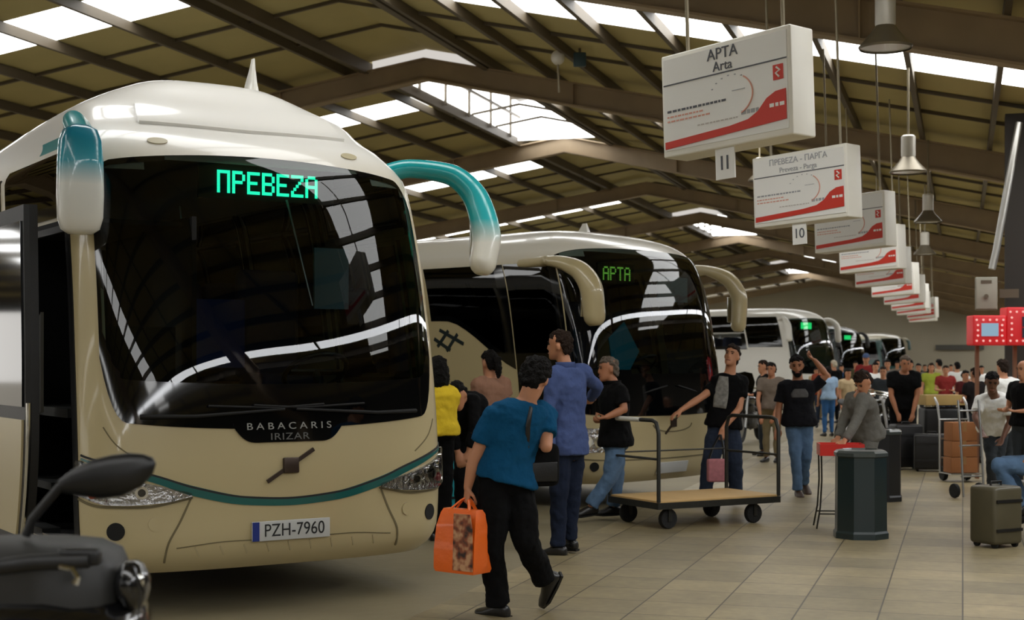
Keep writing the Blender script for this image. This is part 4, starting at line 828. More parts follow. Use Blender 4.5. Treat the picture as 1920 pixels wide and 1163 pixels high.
a = MB(); a.tube([(.22, .09, .26), (.15, .06, .6), (.05, 0, 1.0)], .03, 8); a.build('fork', M_BLACK, G)
# ------------------------------------------------------------------ people
M_SKIN = mat('skin', (190, 132, 98), .55, var=.06, scale=12); M_SKIND = mat('skin_dark', (104, 66, 46), .5, var=.06, scale=12); M_SKINT = mat('skin_tanned', (168, 112, 80), .55, var=.06, scale=12)
M_HAIRB = mat('hair_black', (15, 12, 10), .75, bump=1.0, bscale=90, spec=.2); M_HAIRBR = mat('hair_brown', (40, 27, 18), .75, bump=1.0, bscale=90, spec=.2); M_HAIRG = mat('hair_greying', (92, 80, 68), .55, var=.3, scale=30, bump=.6, bscale=160)
M_EYE = mat('eye_dark', (24, 18, 14), .2); M_LIP = mat('lip', (142, 84, 72), .5); M_SHOE = mat('shoe_black', (16, 15, 15), .4, coat=.2); M_SHOEB = mat('shoe_brown', (62, 44, 32), .5)
def cloth(n, rgb, var=.12): return mat('cloth_' + n, rgb, .95, var=var, scale=9, bump=.5, bscale=16, spec=.15)
FT = {}
def fold_tex(s):
    if s not in FT: FT[s] = bpy.data.textures.new('folds', 'CLOUDS'); FT[s].noise_scale = s; FT[s].noise_depth = 3
    return FT[s]
def remesh(o, vox, it=6, fold=None):
    m = o.modifiers.new('remesh', 'REMESH'); m.mode = 'VOXEL'; m.voxel_size = vox; m.use_smooth_shade = True
    s = o.modifiers.new('smooth', 'SMOOTH'); s.factor = .5; s.iterations = it
    if fold:
        d = o.modifiers.new('folds', 'DISPLACE'); d.texture = fold_tex(fold[1]); d.strength = fold[0]; d.mid_level = .5; d.texture_coords = 'LOCAL'
    return o
def ring(c, a, b, ra, rb, n=18, p=2.3):
    return [c + a * (ra * math.copysign(abs(math.cos(t)) ** (2 / p), math.cos(t))) + b * (rb * math.copysign(abs(math.sin(t)) ** (2 / p), math.sin(t))) for t in [2 * math.pi * k / n for k in range(n)]]
def limb(mb, pts, rad, n=12):
    mb.tube(pts, rad, n)
    for p, r in zip(pts, rad): mb.ell(p, (r, r, r), nu=10, nv=7)
def lerp(a, b, t): return a + (b - a) * t
TORSO = [(-.17, .075, .09), (-.09, .155, .118), (0, .172, .126), (.12, .165, .120), (.25, .150, .112), (.4, .145, .108), (.6, .165, .116), (.78, .182, .114), (.89, .172, .095), (.96, .11, .075), (1.02, .068, .064)]
def person(name, label, J, look, base=None, vox=.008, group=None):
    """J: joints in place coordinates; look: clothes, skin, hair.  The figure's base Empty stands on the ground under the hips."""
    hip = J['hip']; base = V((hip.x, hip.y, J.get('ground', 0.0))) if base is None else base
    G = thing(name, label, 'person', base, 0, group); J = {k: (v - base if isinstance(v, Vector) and not k.startswith('d_') else v) for k, v in J.items()}
    g = J.get('girth', 1.0); sc = J.get('scale', 1.0)
    hip, neck, head = J['hip'], J['neck'], J['head']; up = (neck - hip).normalized(); shv = (J['sr'] - J['sl']).normalized(); hpv = (J['hr'] - J['hl']).normalized()
    def axes(t):
        lat = lerp(hpv, shv, max(0, min(1, t))); lat = (lat - up * lat.dot(up)).normalized(); return lat, up.cross(lat).normalized()
    bend = J.get('d_bend', V((0, 0, 0)))
    def spine(t): return lerp(hip, neck, t) + bend * (4 * max(0, min(1, t)) * (1 - max(0, min(1, t))))
    L = (neck - hip).length / .53                          # relative to a trunk of 0.53 m
    def trunk(mb, t0, t1, infl, flare=0.0, wide=1.0):
        st = [s for s in TORSO if t0 < s[0] < t1]; fw = pchip([s[0] for s in TORSO], [s[1] for s in TORSO]); fd = pchip([s[0] for s in TORSO], [s[2] for s in TORSO]); rings = []
        for t in [t0] + [s[0] for s in st] + [t1]:
            la, fo = axes(t); k = flare * max(0, 1 - (t - t0) / .5); rings.append(ring(spine(t), la, fo, (fw(t) * g * wide + infl + k) * sc, (fd(t) * g + infl + k) * sc))
        mb.loft(rings)
    hd = J['d_face'].normalized(); hu = (J.get('d_up', (head - neck))).normalized(); hu = (hu - hd * hu.dot(hd)).normalized(); hr_ = hd.cross(hu).normalized(); H = Matrix((hr_, hd, hu)).transposed(); hs = .98 * sc * J.get('hs', 1.0)
    def hp(x, y, z): return head + H @ V((x * hs, y * hs, z * hs))
    def hring(z, w, yf, yb, n=16): 
        cy = (yf + yb) / 2; d = (yf - yb) / 2
        return [hp(w * math.cos(t), cy + d * math.sin(t), z) for t in [2 * math.pi * k / n for k in range(n)]]
    b = MB()
    b.loft([hring(*q) for q in ((-.122, .022, .083, .04), (-.105, .040, .092, .005), (-.075, .055, .092, -.04), (-.04, .063, .089, -.072), (-.01, .069, .086, -.09), (.03, .074, .091, -.1), (.06, .073, .088, -.1), (.09, .060, .070, -.082), (.11, .040, .045, -.055), (.122, .014, .012, -.02))])
    b.loft([hring(*q, n=10) for q in ((.018, .006, .095, .075), (-.012, .010, .108, .075), (-.03, .016, .112, .075), (-.04, .014, .098, .075), (-.046, .006, .09, .075))])
    for sx in (-1, 1): b.ell(hp(sx * .075, -.012, -.008), (.014 * hs, .02 * hs, .034 * hs), M=H, nu=10, nv=7)
    b.loft([ring(p, *axes(1), r * sc, r * sc) for p, r in ((lerp(hip, neck, .93) , .07), (neck, .06), (lerp(neck, hp(0, -.02, -.06), .6), .056), (hp(0, -.015, -.06), .056))])
    trunk(b, -.17, 1.02, -.012)
    fing = vox < .011
    for s in ('l', 'r'):
        sh, el, wr = J['s' + s], J['e' + s], J['w' + s]; k = sc * (g ** .5)
        limb(b, [lerp(sh, neck, .25), sh, lerp(sh, el, .3), el, lerp(el, wr, .3), wr], [.05 * k, .056 * k, .049 * k, .039 * k, .041 * k, .027 * k])
        hdv = J.get('d_h' + s, wr - el).normalized(); pn = J.get('d_p' + s, V((0, 0, 1)) if abs(hdv.z) < .8 else V((0, 1, 0))); pn = (pn - hdv * pn.dot(hdv)).normalized(); ac = hdv.cross(pn).normalized()
        if J.get('th' + s, 1) < 0: ac = -ac
        cu = J.get('curl' + s, .5); P = lambda a, c, n: wr + hdv * (a * sc) + ac * (c * sc) + pn * (n * sc)
        b.loft([ring(P(a, 0, 0), ac, pn, w * sc, d * sc, 12) for a, w, d in ((-.01, .026, .02), (.02, .034, .016), (.06, .042, .014), (.088, .040, .012), (.094, .03, .008))])
        for i, (c, ln) in enumerate(((-.031, .062), (-.0105, .076), (.0105, .082), (.031, .072))):
            a0 = .086; pts = [P(a0 - .01, c, 0)]; ang = 0; p = V((a0, 0)); r0 = .0088 if fing else .011
            for seg in range(3):
                l_ = ln * (.42, .32, .26)[seg]; ang += cu * (.75, .95, .7)[seg]; p = p + V((math.cos(ang) * l_, math.sin(ang) * l_)); pts.append(P(p.x, c * (1 + .05 * seg), p.y))
            limb(b, pts, [r0 * sc, r0 * .97 * sc, r0 * .9 * sc, r0 * .8 * sc], 8)
        limb(b, [P(.015, .026, .002), P(.045, .052, .01 + .012 * cu), P(.072, .056 - .012 * cu, .018 + .022 * cu), P(.094, .052 - .022 * cu, .022 + .03 * cu)], [.014 * sc, .0115 * sc, .0105 * sc, .009 * sc], 8)
        hj, kn, an = J['h' + s], J['k' + s], J['a' + s]
        limb(b, [lerp(hj, hip, .2), hj, lerp(hj, kn, .5), kn, lerp(kn, an, .3), lerp(kn, an, .75), an], [.08 * k, .084 * k, .07 * k, .052 * k, .053 * k, .036 * k, .034 * k])
    body = remesh(b.build('body', look.get('skin', M_SKIN), G, smooth=60), vox)
    # face
    if look.get('face', True):
        e = MB()
        for sx in (-1, 1): e2 = MB(); e2.ell(hp(sx * .031, .082, .012), (.012 * hs, .008 * hs, .007 * hs), M=H, nu=10, nv=6); e2.build('eye', M_EYE, body); e3 = MB(); e3.tube([hp(sx * .014, .093, .029), hp(sx * .031, .092, .034), hp(sx * .048, .08, .028)], .0045 * hs, 6); e3.build('eyebrow', look.get('hair', M_HAIRB), body)
        e.tube([hp(-.024, .083, -.068), hp(-.01, .092, -.066), hp(.01, .092, -.066), hp(.024, .083, -.068)], .006 * hs, 6); e.build('mouth', M_LIP, body)
    hm = look.get('hair', M_HAIRB); st = look.get('style', 'short')
    if st != 'bald':
        h = MB()
        if st in ('short', 'bun', 'pony', 'bob', 'long'):
            h.loft([hring(*q) for q in ((-.075, .045, -.055, -.088), (-.05, .066, -.035, -.104), (-.01, .077, -.012, -.112), (.03, .081, .02, -.114), (.055, .081, .072, -.113), (.075, .077, .092, -.109), (.1, .064, .078, -.092), (.122, .044, .05, -.062), (.134, .014, .012, -.02))])
        if st == 'full': h.loft([hring(*q) for q in ((-.09, .055, -.04, -.105), (-.04, .083, -.02, -.122), (0, .09, 0, -.13), (.04, .094, .05, -.132), (.075, .09, .1, -.128), (.11, .076, .088, -.108), (.14, .05, .055, -.07), (.152, .016, .012, -.02))])
        if st == 'bob': h.loft([hring(*q) for q in ((-.15, .06, -.04, -.1), (-.12, .09, -.01, -.12), (-.05, .094, .0, -.125), (.02, .09, .02, -.122), (.07, .08, .05, -.112), (.1, .06, .03, -.09))])
        if st == 'long': h.loft([hring(*q) for q in ((-.33, .05, -.075, -.11), (-.28, .08, -.06, -.125), (-.12, .088, -.03, -.125), (0, .086, .0, -.122), (.06, .078, .04, -.11), (.09, .06, .03, -.09))])
        if st == 'pony': h.tube([hp(0, -.1, .05), hp(0, -.14, .02), hp(0, -.15, -.08), hp(0, -.13, -.17)], [.03 * hs, .038 * hs, .034 * hs, .012 * hs], 10)
        if st == 'bun': h.ell(hp(0, -.12, .05), (.05 * hs, .045 * hs, .045 * hs), M=H)
        remesh(h.build('hair', hm, G, smooth=60), max(vox * .8, .006), 2, (.045, .035))
    if 'beard' in look:
        h = MB(); h.loft([hring(*q) for q in ((-.127, .026, .088, .04), (-.105, .045, .097, .02), (-.078, .06, .0945, -.01), (-.052, .066, .088, .0), (-.04, .066, .07, .01))]); remesh(h.build('beard', hm, G, smooth=60), max(vox, .008), 2)
    if 'cap' in look:
        h = MB(); h.loft([hring(*q) for q in ((.045, .086, .098, -.115), (.075, .086, .098, -.112), (.11, .07, .08, -.095), (.135, .045, .05, -.06), (.142, .012, .012, -.02))])
        h.loft([[hp(w * math.cos(t), .05 + y * math.sin(t), z) for t in [math.pi * k / 10 for k in range(11)]] for w, y, z in ((.075, .125, .046), (.078, .13, .05), (.075, .125, .056))]); h.build('cap', look['cap'], G, smooth=50)
    # clothes
    if 'top' in look:
        t = MB(); hem = look.get('hem', -.06); trunk(t, hem, .985, .016 * look.get('loose', 1), .012 * look.get('loose', 1))
        for s in ('l', 'r'):
            sh, el, wr = J['s' + s], J['e' + s], J['w' + s]; k = sc * (g ** .5); f = look.get('sleeve', .62)
            if f <= 0: continue
            if f <= 1: e_ = lerp(sh, el, f); limb(t, [lerp(sh, neck, .4), sh, lerp(sh, e_, .5)], [.066 * k, .073 * k, .070 * k]); t.tube([lerp(sh, e_, .5), e_], [.070 * k, .071 * k], 12)
            else: e_ = lerp(el, wr, (f - 1)); limb(t, [lerp(sh, neck, .4), sh, lerp(sh, el, .5), el, lerp(el, e_, .5)], [.066 * k, .072 * k, .062 * k, .054 * k, .05 * k]); t.tube([lerp(el, e_, .5), e_], [.05 * k, .043 * k], 12)
        tp = remesh(t.build('shirt', look['top'], G, smooth=60), vox * 1.25, 5, (.035, .11))
        if look.get('print'):
            la, fo = axes(.6); m_, w, h_, tz, off = look['print']; pm = MB(); nx, nz = 8, 8; c = spine(tz)
            vv = []
            for j in range(nz + 1):
                for i in range(nx + 1):
                    x = (i / nx - .5) * w * (.5 + .5 * math.sin(math.pi * min(1, j / nz * .62 + .3))) + off; z = (j / nz - .5) * h_; yy = .152 * g * math.sqrt(max(0, 1 - (x / (.205 * g)) ** 2)); vv.append(c + la * x * sc + up * z * sc + fo * yy * sc)
            pm.add(vv, [(j * 9 + i, j * 9 + i + 1, (j + 1) * 9 + i + 1, (j + 1) * 9 + i) for j in range(nz) for i in range(nx)]); o = pm.build('shirt_print', m_, tp, smooth=60); sd = o.modifiers.new('thick', 'SOLIDIFY'); sd.thickness = .004
        if look.get('collar'):
            c = MB(); la, fo = axes(1); 
            c.loft([ring(spine(q), la, fo, r * sc, r * sc) for q, r in ((.97, .082), (1.03, .07), (1.06, .072))], cap=False); o = c.build('collar', look['top'], tp, smooth=60); o.modifiers.new('thick', 'SOLIDIFY').thickness = .006
    if 'legs' in look:
        t = MB(); wm = look.get('baggy', 1.0); trunk(t, -.17, .14, .008)
        for s in ('l', 'r'):
            hj, kn, an = J['h' + s], J['k' + s], J['a' + s]; k = sc * (g ** .5); f = look.get('leg_len', .97); e_ = lerp(kn, an, f) if f <= 1 else an
            limb(t, [lerp(hj, hip, .2), hj, lerp(hj, kn, .5), kn, lerp(kn, e_, .4), lerp(kn, e_, .8)], [.088 * k, .096 * k, .083 * k * wm, .067 * k * wm, .064 * k * wm, .058 * k * wm]); t.tube([lerp(kn, e_, .8), e_], [.058 * k * wm, .06 * k * wm], 12)
        remesh(t.build('trousers', look['legs'], G, smooth=60), vox * 1.25, 5, (.035, .12))
    for s in ('l', 'r'):
        an = J['a' + s]; td = J.get('d_t' + s, V((0, 1, 0))).normalized(); kn = J['k' + s]; u_ = (kn - an).normalized(); u2 = (u_ - td * u_.dot(td)); u2 = u2.normalized() if u2.length > .1 else V((0, 0, 1)); la = td.cross(u2).normalized(); h = MB()
        h.loft([ring(an + td * (a * sc) + u2 * (z * sc), la, u2, w * sc, hh * sc, 14) for a, z, w, hh in ((-.075, -.04, .022, .03), (-.06, -.04, .034, .045), (-.01, -.03, .040, .055), (.05, -.042, .043, .042), (.11, -.055, .046, .028), (.16, -.06, .04, .022), (.188, -.063, .02, .015))]); sh_ = h.build('shoe', look.get('shoes', M_SHOE), G, smooth=60)
        if fing: h = MB(); h.loft([[an + td * (a * sc) + la * (sx * w * sc) + u2 * (z * sc) for a, sx, w in ((-.08, -1, .025), (0, -1, .042), (.12, -1, .05), (.19, -1, .02), (.19, 1, .02), (.12, 1, .05), (0, 1, .042), (-.08, 1, .025))] for z in (-.086, -.07)]); h.build('shoe_sole', look.get('sole', M_BLACK), sh_, smooth=0)
    return G, axes, spine, J, base
def pj(Y, d):
    """joints given as the pixel where the photo shows them and how far they lie before or behind the figure's own distance"""
    return {k: (at(v[0], v[1], Y + (v[2] if len(v) > 2 else 0)) if isinstance(v, tuple) else v) for k, v in d.items()}
# ---- woman/man in teal T-shirt with the orange bag
C_TEAL = cloth('petrol_blue', (14, 72, 108)); C_BLACK = cloth('black', (11, 11, 12)); C_NAVY = cloth('navy', (28, 35, 52)); C_BLUE = cloth('dusk_blue', (68, 82, 124)); C_JEAN = cloth('blue_jeans', (84, 108, 136), .3); C_DJEAN = cloth('dark_jeans', (42, 50, 66), .2)
C_GREY = cloth('grey', (104, 102, 96)); C_WHITE = cloth('white', (226, 226, 222), .05); C_BROWN = cloth('brown_top', (150, 112, 92)); C_YEL = cloth('yellow', (222, 190, 50)); C_DGREY = cloth('dark_grey', (52, 56, 60))
Y = 9.1
P1 = person('person', 'person in a petrol blue T-shirt walking away bent over, orange shopping bag in hand', pj(Y, dict(hip=(948, 900, .02), neck=(988, 752, .02), head=(1003, 712, .05), d_face=V((.15, .8, -.55)), d_up=V((.25, .4, .9)), sl=(925, 782, -.07), sr=(1024, 778, .1), el=(889, 862, -.06), wl=(877, 915, -.05), er=(1024, 838, -.02), wr=(1004, 822, .2),
    hl=(926, 912, -.04), kl=(921, 1030, -.08), al=(934, 1135, 0), hr=(972, 914, .06), kr=(985, 1015, -.06), ar=(1022, 1090, .14), d_tl=V((-.75, .6, 0)), d_tr=V((-.42, .35, -.8)), d_hl=V((-.1, 0, -1)), d_pl=V((1, .4, 0)), curll=1.15, girth=1.02, hs=1.04, d_bend=V((-.03, 0, .0)))),
    dict(top=C_TEAL, legs=C_BLACK, hair=M_HAIRB, style='full', hem=-.02, loose=1.5, baggy=1.25, skin=M_SKIN, face=False), vox=.0065)
b_ = at(868, 1000, Y - .1); zb = at(868, 1072, Y - .1).z
G = thing('shopping_bag', 'orange shopping bag with a brown picture, hanging from the hand of the bent walker', 'bag', (b_.x, b_.y, zb), R(-38))
a = MB(); a.loft([[V((sx * w, sy * d, z)) for sx, sy in ((-1, -1), (0, -1.05), (1, -1), (1, 0), (1, 1), (0, 1.05), (-1, 1), (-1, 0))] for z, w, d in ((0, .15, .085), (.02, .158, .092), (.14, .16, .088), (.28, .155, .07), (.36, .14, .045), (.385, .13, .03))])
a.build('bag_body', mat('orange_plastic', (236, 104, 22), .45, coat=.2, bump=.6, bscale=11), G, smooth=50)
a = MB(); 
a.prism([(.0, .02), (.156, .02), (.154, .28), (.138, .365), (.01, .365)], Matrix.Translation((0, -.094, 0)) @ Matrix.Rotation(R(90), 4, 'X'), .006)
pm = bpy.data.materials.new('printed_picture'); pm.use_nodes = True; nt = pm.node_tree; tc = nt.nodes.new('ShaderNodeTexCoord'); nz = nt.nodes.new('ShaderNodeTexNoise'); cr = nt.nodes.new('ShaderNodeValToRGB'); nz.inputs['Scale'].default_value = 14
e = cr.color_ramp.elements; e[0].position = .38; e[0].color = lin((46, 30, 22)); e[1].position = .62; e[1].color = lin((196, 150, 110)); e.new(.5).color = lin((140, 74, 44)); nt.links.new(tc.outputs['Object'], nz.inputs['Vector']); nt.links.new(nz.outputs['Fac'], cr.inputs[0]); nt.links.new(cr.outputs[0], nt.nodes['Principled BSDF'].inputs['Base Color'])
a.build('picture_panel', pm, G, smooth=0)
wl = at(876, 932, Y - .05) - V((b_.x, b_.y, zb)); wl.rotate(Matrix.Rotation(R(38), 3, 'Z'))
for sy in (-1, 1): a = MB(); a.tube([V((-.09, sy * .035, .37)), lerp(V((-.09, sy * .035, .37)), wl, .75) + V((-.012, 0, 0)), wl + V((0, sy * .006, 0)), lerp(V((.08, sy * .035, .37)), wl, .75) + V((.012, 0, 0)), V((.08, sy * .035, .37))], .012, 8, flat=.5); a.build('handle', MATS['orange_plastic'], G)
b2 = at(1004, 868, Y + .12); G = thing('shoulder_bag', 'black shoulder bag on the back of the bent walker in petrol blue', 'bag', (b2.x, b2.y - .05, b2.z - .15), R(20))
a = MB(); a.box((.03, -.0, .14), (.24, .12, .27), bev=.045); a.build('bag_body', C_BLACK, G); a = MB(); a.box((.03, -.065, .1), (.18, .012, .12), bev=.005); a.build('pocket', M_BLACK, G)
s0 = V((b2.x, b2.y - .05, b2.z - .15)); loc = lambda x, y, Yy: Matrix.Rotation(R(-20), 3, 'Z') @ (at(x, y, Yy) - s0)
a = MB(); a.tube([loc(988, 850, Y - .04), loc(990, 800, Y - .12), loc(996, 765, Y - .08), loc(1004, 757, Y + .03)], .016, 8, flat=.35); a.build('strap', M_BLACK, G)
# ---- man in the blue shirt
Y = 11.96
person('person', 'tall man in a dusk blue long-sleeved shirt seen from behind, next to the black-haired walker', pj(Y, dict(hip=(1062, 838, 0), neck=(1060, 688, 0), head=(1049, 648, 0), d_face=V((-.93, .3, .02)), sl=(1036, 704, -.15), sr=(1094, 700, .13), el=(1030, 778, -.2), wl=(1032, 838, -.24), er=(1120, 724, .33), wr=(1108, 748, .55),
    hl=(1050, 845, -.07), kl=(1048, 940, -.06), al=(1046, 1025, -.04), hr=(1075, 845, .07), kr=(1072, 935, .06), ar=(1068, 1013, .1), d_tl=V((-.9, .3, 0)), d_tr=V((-.75, .6, 0)))), dict(top=C_BLUE, sleeve=1.95, legs=C_NAVY, hair=M_HAIRBR, hem=-.1, loose=1.5, collar=True, baggy=1.1), vox=.008)
# ---- man in the black polo pulling the cart
Y = 14.4
person('person', 'grey-haired man in a black polo and light jeans gripping the white bar of the cart', pj(Y, dict(hip=(1154, 826, 0), neck=(1150, 720, 0), head=(1140, 693, 0), d_face=V((-.97, -.2, -.02)), sl=(1162, 735, -.17), sr=(1148, 735, .17), el=(1170, 768, -.22), wl=(1138, 782, -.28), er=(1142, 775, .22), wr=(1128, 786, .1),
    hl=(1156, 832, -.08), kl=(1146, 892, -.12), al=(1108, 950, -.1), hr=(1153, 832, .08), kr=(1156, 892, .1), ar=(1150, 950, .15), d_tl=V((-.95, -.3, -.1)), d_tr=V((-.95, -.2, 0)), girth=1.08, curll=1.2, curlr=1.2, d_hl=V((-.95, 0, -.2)))), dict(top=C_BLACK, legs=C_JEAN, hair=M_HAIRG, collar=True, sleeve=.7, hem=-.1, loose=1.6, skin=M_SKINT, baggy=1.15), vox=.009)
# ---- man in the printed T-shirt
Y = 15.8
C_PR = mat('shirt_print_grey', (128, 126, 120), .8, var=.95, scale=26); C_PR2 = mat('shirt_print_faint', (84, 82, 82), .8, var=.5, scale=18)
person('person', 'man in a black T-shirt with a pale print, one arm stretched out behind the cart', pj(Y, dict(hip=(1356, 797, 0), neck=(1369, 700, 0), head=(1372, 668, -.02), d_face=V((-.42, -.85, .25)), sr=(1346, 722, .02), sl=(1392, 716, -.02), er=(1314, 746, -.12), wr=(1276, 770, -.22), el=(1386, 766, -.1), wl=(1354, 806, -.2),
    hr=(1345, 802, 0), kr=(1333, 862, -.08), ar=(1322, 922, 0), hl=(1370, 802, .0), kl=(1377, 862, .0), al=(1380, 924, .1), d_tr=V((-.5, -.85, 0)), d_tl=V((.3, -.9, 0)), d_hl=V((-.1, -.1, -1)), curll=1.1, curlr=.35, d_pr=V((0, 0, -1)))), dict(top=C_BLACK, legs=C_DJEAN, hair=M_HAIRBR, sleeve=.6, hem=-.05, loose=1.4, baggy=1.35, **{'print': (C_PR, .15, .34, .62, .07)}), vox=.009)
p = at(1343, 900, Y - .5); G = thing('tote_bag', 'small pink bag on a long dark strap, held over the cart deck', 'bag', (p.x, p.y, .30), R(5))
a = MB(); a.box((0, 0, .13), (.19, .1, .24), bev=.02); a.build('bag_body', mat('pink_cloth', (176, 112, 118), .8, var=.35, scale=22), G)
h_ = at(1354, 812, Y - .28) - V((p.x, p.y, .30))
for sx in (-1, 1): a = MB(); a.tube([V((sx * .08, 0, .24)), lerp(V((sx * .08, 0, .24)), h_, .5) + V((sx * .012, 0, 0)), h_ + V((sx * .004, 0, -.02))], .013, 8, flat=.5); a.build('strap', M_BLACK, G)
# ---- man holding a hand to his head
Y = 17.05
person('person', 'man in a dark T-shirt and jeans walking forward, one hand raised to his head', pj(Y, dict(hip=(1498, 790, 0), neck=(1496, 712, 0), head=(1494, 686, -.05), d_face=V((-.15, -.95, -.18)), sr=(1467, 726, .02), sl=(1526, 726, -.02), er=(1460, 766, .03), wr=(1458, 803, -.05), el=(1550, 704, -.05), wl=(1528, 676, -.08),
    hr=(1487, 797, 0), kr=(1492, 860, -.1), ar=(1496, 920, -.05), hl=(1511, 797, 0), kl=(1510, 856, .0), al=(1508, 906, .28), d_tr=V((0, -1, 0)), d_tl=V((.1, -.9, -.35)), d_hl=V((-.8, 0, .5)), curll=.8)), dict(top=cloth('charcoal', (24, 24, 28)), legs=C_JEAN, hair=M_HAIRB, style='short', beard=1, sleeve=.7, hem=-.12, loose=1.8, skin=M_SKINT, shoes=M_SHOEB, **{'print': (C_PR2, .2, .1, .68, .0)}), vox=.009)
# ---- people between the two coaches
Y = 14.3
person('person', 'woman in a brown top with dark tied hair and a strap across her back', pj(Y, dict(hip=(924, 800, 0), neck=(920, 708, 0), head=(918, 682, .02), d_face=V((-.55, .8, -.15)), sl=(896, 722, -.1), sr=(946, 720, .1), el=(890, 765, -.08), wl=(900, 800, .15), er=(952, 765, .1), wr=(940, 800, .2), hl=(914, 806, -.05), kl=(914, 890, -.05), al=(914, 962, 0), hr=(936, 806, .05), kr=(936, 890, .05), ar=(936, 958, .1), d_tl=V((-.5, .8, 0)), d_tr=V((-.4, .8, 0)))), dict(top=C_BROWN, legs=C_BLACK, hair=M_HAIRB, style='pony', sleeve=.5, face=False), vox=.01)
Y = 13.4
person('person', 'person in black bending down beside the woman in brown, between the coaches', pj(Y, dict(hip=(882, 800, .2), neck=(866, 748, -.1), head=(858, 742, -.28), d_face=V((-.3, -.8, -.6)), d_up=V((-.3, -.5, .7)), sl=(886, 752, -.12), sr=(848, 758, -.05), el=(890, 800, -.2), wl=(880, 845, -.25), er=(848, 805, -.2), wr=(858, 848, -.25), hl=(894, 808, .2), kl=(888, 900, .1), al=(890, 985, .2), hr=(870, 808, .2), kr=(864, 900, .1), ar=(866, 985, .2), d_tl=V((.1, -1, 0)), d_tr=V((-.2, -1, 0)), girth=1.05)), dict(top=C_BLACK, legs=C_BLACK, hair=M_HAIRB, sleeve=1.9, loose=2, face=False), vox=.01)
Y = 12.9
person('person', 'person in a yellow top half hidden by the right side of the front coach', pj(Y, dict(hip=(822, 812, 0), neck=(820, 722, 0), head=(820, 695, 0), d_face=V((-.3, .9, 0)), sl=(796, 736, 0), sr=(845, 736, 0), el=(792, 780, 0), wl=(798, 815, .1), er=(848, 778, .05), wr=(836, 812, .15), hl=(812, 818, 0), kl=(812, 915, 0), al=(812, 1000, 0), hr=(832, 818, 0), kr=(834, 915, 0), ar=(834, 998, 0), d_tl=V((-.2, 1, 0)), d_tr=V((.1, 1, 0)))), dict(top=C_YEL, legs=C_BLACK, hair=M_HAIRB, style='bob', sleeve=.6, face=False), vox=.01)
# ---- right-hand group
Y = 17.6
person('person', 'man in a white V-neck T-shirt leaning forward beside the silver hand trucks', pj(Y, dict(hip=(1864, 800, .2), neck=(1862, 742, -.1), head=(1860, 717, -.22), d_face=V((-.2, -.9, -.35)), d_up=V((0, -.3, 1)), sr=(1838, 752, -.08), sl=(1888, 752, -.08), er=(1828, 782, -.2), wr=(1840, 808, -.35), el=(1894, 790, -.1), wl=(1880, 822, -.2), hr=(1855, 808, .2), kr=(1858, 862, .05), ar=(1860, 918, .2), hl=(1876, 808, .2), kl=(1872, 862, .1), al=(1870, 914, .3), d_tr=V((-.2, -1, 0)), d_tl=V((.1, -1, 0)))), dict(top=C_WHITE, legs=C_DGREY, hair=M_HAIRB, skin=M_SKIND, sleeve=.7, loose=1.5, hem=-.05), vox=.009)
Y = 13.1
person('person', 'seated person in blue jeans at the right edge, only a knee and shin in view', pj(Y, dict(hip=(1990, 868, .1), neck=(1985, 745, .1), head=(1978, 705, .0), d_face=V((-.95, -.2, 0)), sr=(1975, 768, .26), sl=(1975, 768, -.1), er=(1955, 820, .3), wr=(1940, 850, .25), el=(1958, 825, -.15), wl=(1935, 855, -.1), hr=(1985, 872, .2), kr=(1885, 870, .22), ar=(1925, 958, .25), hl=(1985, 876, .0), kl=(1872, 874, .0), al=(1912, 952, .05), d_tr=V((-.9, -.2, -.3)), d_tl=V((-.9, -.3, -.35)))), dict(top=C_NAVY, legs=C_JEAN, hair=M_HAIRB, baggy=1.15), vox=.009)
p = at(1990, 930, 13.2); G = thing('bench', 'metal bench at the right edge under the seated person in jeans', 'bench', (p.x + .1, p.y, 0), R(-70))
a = MB(); zz = at(1990, 905, 13.2).z - .02; a.box((0, 0, zz - .02), (1.2, .4, .04), bev=.01); a.build('seat', M_SILVER, G)
for sx in (-.5, .5):
    for sy in (-.16, .16): a = MB(); a.tube([(sx, sy, zz - .03), (sx * 1.05, sy * 1.1, 0)], .02, 8); a.build('leg', M_SILVER, G)
